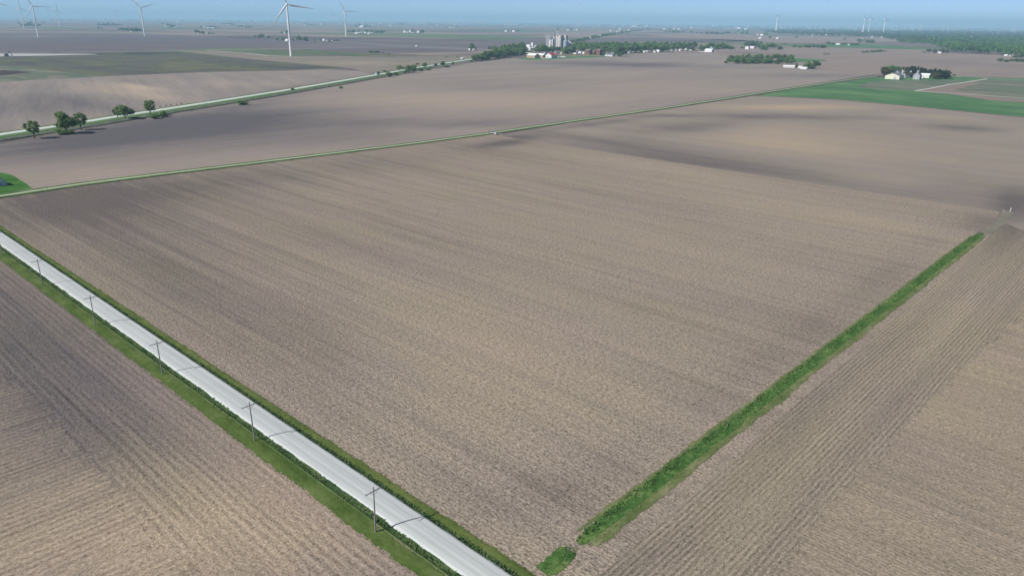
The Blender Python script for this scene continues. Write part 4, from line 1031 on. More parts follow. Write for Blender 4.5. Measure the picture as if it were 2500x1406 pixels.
def flat(name, cat, label, x, y, L, D, h, rot, wall, roofm=None, group=None, windows=()):
    p = G(x, y); root = empty(name, p, R(rot)); l, d = L / 2, D / 2
    mb = MB(); mb.box((-l, -d, -.3), (l, d, h)); mb.build('walls', wall, root)
    mb = MB(); mb.box((-l - .2, -d - .2, h + .01), (l + .2, d + .2, h + .5)); mb.box((-l + .3, -d + .3, h + .5), (l - .3, d - .3, h + .54)); mb.build('roof', roofm or R_GREY, root)
    for (side, off, w_, z0, z1) in windows:
        mb = MB()
        if side in ('n', 's'):
            yy = d if side == 'n' else -d
            mb.box((off - w_ / 2, yy - .05, z0), (off + w_ / 2, yy + .05, z1))
        else:
            xx = l if side == 'e' else -l
            mb.box((xx - .05, off - w_ / 2, z0), (xx + .05, off + w_ / 2, z1))
        mb.build('window', GLASS, root)
    tag(root, label, cat, group); return root
def small(name, label, x, y, wpx, hpx, ridge=137, wall=None, roof=None, cat='building', group='small far farm buildings', asp=.6):
    """a far building, a few pixels: walls and roof in one mesh"""
    p = G(x, y); L = max(6, m_w(p, wpx)); Ht = max(3, m_h(p, hpx)); D = L * asp
    he, rise = Ht * .62, Ht * .38; d, l = D / 2, L / 2
    mb = MB()
    mb.prism([(-d, -.3), (d, -.3), (d, he), (0, he + rise - .04), (-d, he)], -l, l, 0)
    for s in (1, -1):
        pr = [(0, he + rise), (s * (d + .4), he - .1), (s * (d + .4), he + .2), (0, he + rise + .3)]
        mb.prism(pr if s > 0 else pr[::-1], -l - .4, l + .4, 1)
    o = mb.build(name, [], None, p); o.data.materials.append(wall or W_WHITE); o.data.materials.append(roof or R_WHITE)
    for q, mi in zip(o.data.polygons, mb.mi): q.material_index = mi
    o.rotation_euler = (0, 0, R(ridge))
    return tag(o, label, cat, group)

# red-roofed and white-roofed barns at the village edge
gable('barn', 'barn', 'white-roofed tan barn, leftmost of the three at the village edge', 1302, 145.2, 24, 17, 5.5, 3.8, 137, W_TAN, R_WHITE, doors=[('w', 0, 5, 0, 4.2)])
gable('barn', 'barn', 'white-roofed tan barn in the middle, behind the red-roofed one', 1322, 144.2, 20, 14, 5.0, 3.4, 137, W_TAN, R_WHITE, doors=[('w', 0, 4, 0, 3.6)])
gable('barn', 'barn', 'white barn with bright red roof at the village edge', 1346, 145.2, 20, 17, 6.0, 4.2, 47, W_WHITE, R_RED, doors=[('w', 3, 4, 0, 3.8)])
M_TRL = plain('trailer_white', (0.76, 0.76, 0.75), 0.4, 0.3, 0.05); RUB = plain('tyre_rubber', (0.03, 0.03, 0.03), 0.8, 0.1, 0.2)
def trailer(x, y, L, h, lab):
    p = G(x, y); root = empty('parked_trailer', p, R(175))
    mb = MB(); mb.prism([(-1.3, .7), (1.3, .7), (1.3, h - .3), (1.0, h), (-1.0, h), (-1.3, h - .3)], -L / 2, L / 2); mb.build('box_body', M_TRL, root)
    for sx in (-.5, .5):
        mb = MB(); mb.tube([(sx, -1.4, .45), (sx, -1.1, .45)], [.45, .45], 12); mb.tube([(sx, 1.1, .45), (sx, 1.4, .45)], [.45, .45], 12); mb.build('wheel', RUB, root)
    tag(root, lab, 'trailer')
trailer(1362.5, 145.4, 5, 2.6, 'short white trailer parked right beside the red-roofed barn')
trailer(1374, 145.0, 11, 3.0, 'long white trailer parked on grass right of the short one')
sheet('lawn', px_poly([(1266, 147), (1290, 142), (1370, 138), (1440, 138), (1500, 141), (1440, 145), (1380, 147.5), (1340, 150), (1290, 150)]), M_GF, 0.06, (), label='green grass plot around the barns at the village edge', jitter=1)
sheet('gravel_lot', px_poly([(1325, 145.2), (1345, 146.6), (1340, 147.4), (1318, 146.6)]), M_LANE, 0.08, (), label='small pale gravel lot between the barns')
sheet('lawn', px_poly([(1360, 140.5), (1380, 137.5), (1460, 138.5), (1460, 141), (1372, 142.4)]), M_GO, 0.09, (), label='pale olive lawn before the village houses')
ribbon('village_street', [G(1430, 138.6), G(1470, 140.6), G(1530, 142)], [(-3, .12), (0, .2), (3, .12)], M_LANE, 'pale village street past the brick building', step=10)

# grain elevator
CONC = plain('silo_concrete', (0.50, 0.485, 0.44), 0.85, 0.1, 0.12, s=.08, streak=True)
CONCG = plain('grey_concrete', (0.50, 0.49, 0.50), 0.85, 0.1, 0.15, s=.15, streak=True)
STEEL = plain('galvanised_steel', (0.42, 0.47, 0.54), 0.45, 0.4, 0.15, 0.2)
SHADE_STEEL = plain('shadow_side_steel', (0.30, 0.36, 0.46), 0.5, 0.3, 0.1)  # steel with the blue of its shadow side put into the colour
pe = G(1368, 121.5); ppm = 1 / m_w(pe, 1)          # pixels per metre there
def ex(px): return (px - 1368) / ppm
ge = empty('grain_elevator', pe, 0); HS = 36.0
for i, (px, yy) in enumerate([(1361.0, 6), (1366.8, -4), (1379.5, 2), (1382.0, 10), (1371, 14), (1361, 16)]):
    mb = MB(); r_ = 6.3 if i == 1 else 5.6
    mb.tube([(ex(px), yy, 0), (ex(px), yy, HS), (ex(px), yy, HS + .5)], [r_, r_, r_ - .3], 24); mb.build('silo', CONC, ge, smooth=True)
mb = MB(); mb.box((ex(1358), -2, HS + .55), (ex(1384), 16, HS + 1.3)); mb.box((ex(1372), 1, HS + 1.3), (ex(1381), 8, HS + 3.2)); mb.build('roof_gallery', CONCG, ge)
mb = MB(); mb.box((ex(1356.5), 2, HS + 1.35), (ex(1362.8), 11, HS + 14.5)); mb.build('headhouse', CONCG, ge)
mb = MB(); mb.box((ex(1359.3), 4, HS + 14.55), (ex(1362.6), 9, HS + 19.5)); mb.prism([(4, HS + 19.5), (9, HS + 19.5), (6.5, HS + 21.5)], ex(1359.3), ex(1362.6)); mb.build('penthouse', plain('dark_cladding', (0.14, 0.17, 0.21), .6, .2, .15), ge)
for px, yy, top in ((1353.3, 3, HS + 17), (1355.4, 8, HS + 10)):
    mb = MB()
    for (dx, dy) in ((-1, -1), (1, -1), (1, 1), (-1, 1)): mb.box((ex(px) + dx * .9 - .12, yy + dy * .9 - .12, 0), (ex(px) + dx * .9 + .12, yy + dy * .9 + .12, top))
    z = 2
    while z < top - 3:
        for s in (-1, 1):
            mb.tube([(ex(px) - .9, yy + s * .9, z), (ex(px) + .9, yy + s * .9, z + 3)], [.07, .07], 4)
            mb.tube([(ex(px) + s * .9, yy - .9, z), (ex(px) + s * .9, yy + .9, z + 3)], [.07, .07], 4)
        z += 3
    mb.box((ex(px) - .55, yy - .55, 0), (ex(px) + .55, yy + .55, top + 1.5)); mb.build('leg_tower', STEEL, ge)
mb = MB(); mb.tube([(ex(1355), 6, HS + 8), (ex(1368), 0, HS + 3)], [.4, .4], 8); mb.tube([(ex(1355), 6, HS + 8), (ex(1379), 4, HS + 4)], [.4, .4], 8); mb.build('spout', STEEL, ge)
tag(ge, 'tall concrete grain elevator with clustered silos and headhouse', 'grain elevator')
oe = empty('old_elevator', G(1339, 121), 0)
q = m_w(G(1339, 121), 1); 
mb = MB(); mb.box((-6.3 * q, -4, -.3), (5.2 * q, 8, 21 * 1.18)); mb.build('lower_block', CONCG, oe)
mb = MB(); mb.box((-6.2 * q, -3.9, 21 * 1.18), (2.9 * q, 7.9, 30.5 * 1.18)); mb.build('upper_block', CONCG, oe)
mb = MB(); mb.tube([(4.2 * q, -4.5, 0), (4.2 * q, -4.5, 21), (4.2 * q, -4.5, 23)], [2.6, 2.6, .4], 14); mb.build('side_bin', R_WHITE, oe, smooth=True)
tag(oe, 'stepped grey concrete block elevator left of the silos', 'grain elevator')
def bin_(name, label, x, y, dia, h, cone, mat, group='round steel bins'):
    p = G(x, y); root = empty(name, p)
    mb = MB(); r_ = dia / 2; mb.tube([(0, 0, -.2), (0, 0, h)], [r_, r_], 20); mb.build('bin_wall', mat, root, smooth=True)
    mb = MB(); mb.tube([(0, 0, h + .01), (0, 0, h + cone), (0, 0, h + cone + .6)], [r_ + .2, .8, .5], 20); mb.build('bin_roof', R_WHITE if mat is not SHADE_STEEL else SHADE_STEEL, root, smooth=True)
    tag(root, label, 'grain bin', group); return root
bin_('grain_bin', 'slim bright steel bin left of the leg tower', 1348.5, 120, 5, 20, 3, R_WHITE)
bin_('grain_bin', 'taller slim steel bin beside the leg tower', 1352, 121, 5.5, 29, 3, STEEL)
bin_('grain_bin', 'big blue grey bin in the shadow of the silos', 1380.5, 122.5, 14, 21, 5, SHADE_STEEL)
bin_('grain_bin', 'low wide storage dome right of the silos, toned in shadow blue', 1391, 121, 24, 7, 7.5, SHADE_STEEL)
cv = empty('conveyor', G(1386, 116)); mb = MB(); mb.tube([(0, 0, 16), (m_w(G(1386, 116), 13), -4, 4)], [1.1, 1.1], 8); mb.build('tube', R_WHITE, cv)
mb = MB(); mb.tube([(4, -1, 0), (4, -1, 12)], [.2, .2], 6); mb.tube([(12, -3, 0), (12, -3, 6.5)], [.2, .2], 6); mb.build('trestle', STEEL, cv)
tag(cv, 'white sloping conveyor over the wide storage dome', 'conveyor')
gable('mill_shed', 'shed', 'white shed complex at the left end of the village', 1290, 124.5, 18, 12, 9, 3, 137, W_WHITE, R_WHITE)
flat('mill_tower', 'tower', 'narrow white mill tower beside the white sheds', 1300.5, 124, 7, 7, 17, 47, W_WHITE, R_WHITE)
gable('mill_shed', 'shed', 'long low white shed under the narrow mill tower', 1297, 126.5, 20, 10, 6, 2.5, 47, W_WHITE, R_WHITE)
flat('mill_shed', 'shed', 'flat grey shed right of the narrow mill tower', 1309, 122, 14, 9, 8, 47, CONCG, R_WHITE)
gable('mill_shed', 'shed', 'white steep-roofed shed right of the storage dome', 1394, 125.5, 10, 10, 4, 4, 47, W_WHITE, R_WHITE)

# old brick school in two blocks
def bwin(L, D, h, sides='ws'):
    o = []
    for z in (1.6, 5.4, 9.2):
        if z + 2 > h: break
        for k in range(3):
            o.append(('w', (k - 1) * D * .28, 1.3, z, z + 2.0)); o.append(('s', (k - 1) * L * .28, 1.3, z, z + 2.0))
    return o
flat('brick_building', 'building', 'left tall red brick building by the village street', 1437, 137.6, 13, 13, 11.5, 47, W_BRICK, CONCG, windows=bwin(13, 13, 11.5))
flat('brick_building', 'building', 'right tall red brick building by the village street', 1463.5, 139.5, 13, 11, 13.5, 47, W_BRICK, CONCG, windows=bwin(13, 11, 13.5))
gable('brick_house', 'house', 'dark brick house between the two tall brick buildings', 1449.5, 137, 12, 9, 6, 4, 137, W_BRICK, R_BROWN)
gable('house', 'house', 'low grey-roofed white house right of the brick buildings', 1489, 141.5, 22, 11, 3.5, 2.6, 137, W_WHITE, R_GREY, windows=[('n', -5, 2, 1, 2.2), ('n', 4, 2, 1, 2.2)])
VH = [(1332, 137, 9, W_GREY, R_GREY, 47, 'small grey house above the middle barn'), (1337.5, 136.5, 8, W_WHITE, R_GREY, 47, 'small white gabled house above the middle barn'), (1345.5, 136.5, 9, W_BRICK, R_BROWN, 137, 'small reddish house above the red roof'),
      (1356, 136, 9, W_WHITE, R_GREY, 137, 'grey-roofed white house above the right end of the red roof'), (1352.5, 135.8, 6, W_WHITE, R_WHITE, 47, 'narrow bright house end behind the red roof'), (1371, 136.3, 5, W_CREAM, R_WHITE, 47, 'tiny cream shed on the lawn edge right of the red roof'),
      (1393.5, 134, 7, W_WHITE, R_WHITE, 47, 'white house end deep among the village trees'), (1405, 136, 12, W_WHITE, R_GREY, 137, 'white house with grey roof facing the olive lawn'), (1416, 136.6, 8, W_WHITE, R_WHITE, 137, 'white low garage facing the olive lawn'),
      (1426, 136.4, 9, W_WHITE, R_WHITE, 47, 'white house left of the first brick building'), (1431, 135, 8, W_WHITE, R_GREY, 137, 'white house partly behind the first brick building'), (1527, 135.3, 8, W_WHITE, R_GREY, 47, 'white house right of the dark village tree'),
      (1536, 134.5, 7, W_GREY, R_GREY, 137, 'grey house right of the dark village tree'), (1549, 133.5, 8, W_WHITE, R_GREY, 47, 'white house in the middle of the village edge'), (1573.5, 133, 9, W_WHITE, R_WHITE, 47, 'bright white gabled house, left of a near pair'),
      (1579.5, 132.6, 8, W_WHITE, R_WHITE, 47, 'bright white gabled house, right of a near pair'), (1599.5, 132.4, 9, W_WHITE, R_WHITE, 47, 'white house end in the right half of the village'), (1606.5, 131.8, 10, W_WHITE, R_WHITE, 137, 'wide white house in the right half of the village'),
      (1641, 128.6, 9, W_GREY, R_GREY, 47, 'grey blue house near the right end of the village'), (1651, 128.4, 8, W_GREY, R_GREY, 137, 'second grey house near the right end of the village'), (1660.5, 128.2, 9, W_WHITE, R_WHITE, 47, 'white house beside the grey pair at the village end'),
      (1675, 126.2, 8, W_WHITE, R_WHITE, 47, 'small white house at the right end of the village'), (1687.5, 127, 9, W_WHITE, R_WHITE, 137, 'last white house at the right end of the village'), (1514, 140.6, 6, W_DARK, R_BROWN, 137, 'dark shed under the dark village tree'), (1496.5, 138, 8, W_GREY, R_GREY, 137, 'grey shed behind the low grey-roofed house')]
for iv, (x, y, L, wm, rm, rg, lab) in enumerate(VH):
    if iv % 3 == 1 and rm is R_WHITE: rm = R_GREY
    gable('house', 'house', lab, x, y, L * .95, L * .72, 3.4, L * .27, rg, wm, rm, 'houses of the village', windows=[('w', 0, 1.4, 1.2, 2.6)])
gable('barn', 'barn', 'big white metal barn right of the village on a pale lot', 1732, 130.6, 22, 15, 5.5, 3.2, 137, W_WHITE, R_WHITE, doors=[('w', 0, 4, 0, 4)])
gable('house', 'house', 'white farmhouse behind the big white barn', 1733, 124.5, 14, 10, 5, 4, 47, W_WHITE, R_WHITE)
gable('shed', 'shed', 'grey shed left of the big white barn under trees', 1724, 126, 10, 8, 4, 3, 47, W_GREY, R_GREY)
sheet('gravel_lot', px_poly([(1700, 129.8), (1745, 128.2), (1748, 130.2), (1716, 131.4)]), M_LANE, 0.09, (), label='pale gravel yard around the big white barn')
gable('house', 'house', 'white gabled farmhouse in the grove beyond the big barn', 1825, 123.6, 10, 12, 6, 5, 47, W_WHITE, R_GREY)
gable('shed', 'shed', 'low white shed right of the farmhouse in that grove', 1836, 121.5, 16, 9, 4, 2.5, 137, W_WHITE, R_WHITE)
gable('house', 'house', 'pale house half hidden in the long grove', 1832.5, 156.5, 12, 9, 4.5, 3.5, 137, W_CREAM, R_GREY)
gable('long_shed', 'shed', 'long low white shed beside the little dark conifer', 1927, 167, 21, 8, 2.4, 1.4, 155, W_WHITE, R_WHITE)
gable('shed', 'shed', 'small white gabled shed right of the dark conifer', 1953.5, 168.5, 7, 6, 2.6, 2.0, 47, W_WHITE, R_WHITE)
gable('shed', 'shed', 'white round-cornered shed in front of the bright green trees', 1963.5, 170.8, 11, 7, 2.2, 1.3, 137, W_WHITE, R_WHITE)
# cream barn farm
gable('barn', 'barn', 'cream barn with grey roof at the farm', 2183, 193.8, 21, 20, 5.2, 3.4, 47, W_CREAM, R_GREY, doors=[('w', -4, 4, 0, 4)])
crib = gable('corn_crib', 'crib', 'grey corn crib with a small cupola on its roof', 2238.5, 194.5, 10, 9.5, 6.0, 4.6, 47, W_GREY, R_GREY, doors=[('w', 0, 2.8, 0, 4.6)])
cu = empty('cupola', (0, 0, 0)); cu.parent = crib
mb = MB(); mb.box((-2.2, -1.5, 9.0), (2.2, 1.5, 12.6)); link('cupola_wall', mb.mesh('cupola_wall'), W_GREY, cu)
mb = MB(); mb.prism([(-1.9, 12.6), (1.9, 12.6), (0, 14.0)], -2.6, 2.6); link('cupola_roof', mb.mesh('cupola_roof'), R_GREY, cu)
gable('machine_shed', 'shed', 'low white machine shed right of the corn crib', 2256, 190.5, 16, 9, 4, 2.2, 137, W_WHITE, R_WHITE, doors=[('w', 0, 3, 0, 3)])
bin_('grain_bin', 'tiny white round bin between crib and machine shed', 2251.5, 192.8, 3.4, 2.6, 1.2, W_WHITE)
gable('house', 'house', 'white farmhouse behind the cream barn under grey trees', 2213, 186.5, 12, 9, 4, 3.6, 137, W_WHITE, R_WHITE)
gable('shed', 'shed', 'tiny grey shed between the cream barn and the crib', 2208, 190.4, 5, 4, 2.2, 1.2, 137, W_GREY, R_GREY)
flat('silo_stub', 'silo', 'slim pale silo standing behind the cream barn', 2202, 186.5, 1.6, 1.6, 8.5, 20, W_CREAM, W_CREAM)
gable('house', 'house', 'grey house roof showing above the cream barn', 2191, 187.2, 9, 8, 5, 3.6, 47, W_GREY, R_GREY)
# shed cut by the left edge
gable('shed', 'shed', 'steep blue grey shed end cut by the left edge', -4, 451.8, 7, 5.6, 1.0, 3.6, 137, plain('shed_white', (0.66, 0.69, 0.74), .5, .3, .05), R_GREY, doors=[('w', 0, 1.6, 0, 2)], over=.15)

# ------------------------------------------------------------------ vehicles and machines
CAR_W = plain('car_white', (0.78, 0.78, 0.78), 0.2, 0.5, 0.03); CAR_D = plain('car_dark', (0.025, 0.028, 0.035), 0.2, 0.5, 0.1); TRK = plain('truck_grey', (0.10, 0.115, 0.14), 0.4, 0.3, 0.1)
def wheels(root, xs, half, r=.42):
    for x in xs:
        for s in (-1, 1):
            mb = MB(); mb.tube([(x, s * (half - .22), r), (x, s * half, r)], [r, r], 14)
            o = mb.build('wheel', RUB, root)
def truck():
    p = G(921, 184.7, 0.5); d = hwy[6] - hwy[7]; root = empty('box_truck', p, math.atan2(d.y, d.x))
    mb = MB(); mb.box((-6.2, -1.3, 1.1), (2.0, 1.3, 4.1)); mb.build('cargo_box', TRK, root)
    mb = MB(); mb.prism([(-1.2, .7), (1.2, .7), (1.2, 2.9), (1.0, 3.2), (-1.0, 3.2), (-1.2, 2.9)], 2.3, 4.6); mb.build('cab', CAR_W, root)
    mb = MB(); mb.box((4.58, -1.0, 1.9), (4.64, 1.0, 2.9)); mb.build('windscreen', GLASS, root)
    mb = MB(); mb.box((-6.2, -.5, .7), (4.3, .5, 1.05)); mb.build('chassis', CAR_D, root)
    wheels(root, (-5.2, -4.1, 3.4), 1.25, .52)
    tag(root, 'dark box truck with white cab driving on the highway', 'truck')
truck()
def car(name, x, y, rz, body, lab, pickup=False):
    root = empty(name, G(x, y, .22), R(rz))
    mb = MB()
    if pickup: mb.prism([(-.9, .4), (.9, .4), (.95, .8), (.88, 1.05), (-.88, 1.05), (-.95, .8)], -2.7, 2.7)
    else: mb.prism([(-.88, .35), (.88, .35), (.92, .75), (.84, .98), (-.84, .98), (-.92, .75)], -2.3, 2.3)
    mb.build('body', body, root)
    x0, x1 = (-.6, 1.3) if pickup else (-2.0, .9)
    mb = MB(); vs = []
    for (xx, hw, z) in ((x0, .84, 1.0), (x1, .84, 1.0), (x1 - .6, .68, 1.62), (x0 + .25, .68, 1.62)):
        vs += [(xx, -hw, z), (xx, hw, z)]
    mb.add(vs, [(0, 2, 4, 6), (1, 7, 5, 3), (2, 3, 5, 4), (0, 6, 7, 1)]); mb.build('window', GLASS, root)
    mb = MB(); mb.box((x0 + .27, -.7, 1.6), (x1 - .62, .7, 1.68)); mb.build('car_roof', body, root)
    if pickup:
        mb = MB(); mb.box((-2.55, -.72, 1.04), (-.75, .72, 1.06)); mb.build('bed_floor', CAR_D, root)
    wheels(root, (-1.55, 1.5), .9 if not pickup else .95, .36)
    for s in (-1, 1):
        mb = MB(); mb.box((2.3 if not pickup else 2.7, s * .62 - .15, .68), (2.34 if not pickup else 2.74, s * .62 + .15, .84)); mb.build('headlight', R_WHITE, root)
    tag(root, lab, 'car')
car('pickup_truck', 1203.5, 326.0, 262, plain('car_silver', (0.5, 0.51, 0.52), .25, .5, .03), 'pale pickup stopped on the farm track, left of two vehicles', True)
car('parked_car', 1210.5, 327.8, 118, CAR_W, 'white car with dark glass on the track edge, right of the pickup')
def excavator():
    p = G(17, 136.2); s = 1.5; root = empty('excavator', p, R(-8)); root.scale = (s, s, s)
    mb = MB()
    for k in (-1, 1): mb.prism([(-.4 + k * 1.4, .0), (.4 + k * 1.4, 0), (.4 + k * 1.4, 1.0), (-.4 + k * 1.4, 1.0)], -2.4, 2.4)
    mb.build('track', CAR_D, root)
    mb = MB(); mb.box((-2.6, -1.4, 1.1), (1.2, 1.4, 2.4)); mb.box((-2.6, -1.4, 2.41), (-.6, 1.4, 2.9)); mb.build('body', W_DARK, root)
    mb = MB(); mb.prism([(-1.4, 2.42), (-.3, 2.42), (-.3, 3.7), (-1.3, 3.8)], -.2, 1.5); mb.build('cab', GLASS, root)
    mb = MB(); mb.tube([(1.0, .5, 2.0), (3.2, .5, 5.4), (6.0, .5, 6.2)], [.35, .42, .3], 8); mb.build('boom', W_DARK, root)
    mb = MB(); mb.tube([(5.7, .5, 6.6), (7.2, .5, 2.2)], [.28, .24], 8); mb.build('stick', W_DARK, root)
    mb = MB(); mb.prism([(0, 2.2), (1, 2.2), (1, 1.2), (.6, .6), (.0, .8)], 6.6, 7.6); mb.build('bucket', W_DARK, root)
    tag(root, 'dark excavator with raised boom on the whitish strip at left', 'excavator')
excavator()
# spoil heap at the left edge
mb = MB(); p0 = G(-14, 181)
nx, ny = 26, 12; vs = []; wdx = m_w(p0, 92); wdy = 120
for j in range(ny + 1):
    for i in range(nx + 1):
        a, b = i / nx * 2 - 1, j / ny * 2 - 1
        hgt = max(0, (1 - abs(a) ** 1.3) * (1 - b * b)) * m_h(p0, 9) * (1 + .3 * pnoise(Vector((a * 4, b * 4, 2))))
        vs.append((a * wdx / 2, b * wdy / 2, hgt - .05))
mb.add(vs, [(j * (nx + 1) + i, j * (nx + 1) + i + 1, (j + 1) * (nx + 1) + i + 1, (j + 1) * (nx + 1) + i) for j in range(ny) for i in range(nx)])
tag(mb.build('spoil_heap', M_SPOIL, None, p0, smooth=True), 'long dark heap of dug earth cut by the left edge', 'earth heap')

# radio masts
M_MAST = plain('mast_grey', (0.5, 0.52, 0.55), 0.5, 0.3, 0.1)
def mast(x, yb, yt, mat, lab, wpx):
    p = G(x, yb); h = m_h(p, yb - yt); w_ = m_w(p, wpx) / 2; mb = MB()
    for k in range(3):
        a = k * 2.094; mb.tube([(math.cos(a) * w_, math.sin(a) * w_, 0), (math.cos(a) * w_ * .6, math.sin(a) * w_ * .6, h)], [w_ * .22, w_ * .16], 5)
    n = 26
    for i in range(n):
        for k in range(3):
            a, b = k * 2.094 + (i % 2) * 2.094, k * 2.094 + 2.094 - (i % 2) * 2.094
            mb.tube([(math.cos(a) * w_ * .85, math.sin(a) * w_ * .85, h * i / n), (math.cos(b) * w_ * .85, math.sin(b) * w_ * .85, h * (i + 1) / n)], [w_ * .1, w_ * .1], 4)
    tag(mb.build('radio_mast', mat, None, p), lab, 'mast')
mast(1194.3, 116, 76, M_MAST, 'thin pale radio mast rising behind the tree belt', 1.3)
mast(1228, 110, 62, STEEL, 'faint taller radio mast right of the pale one', 1.1)

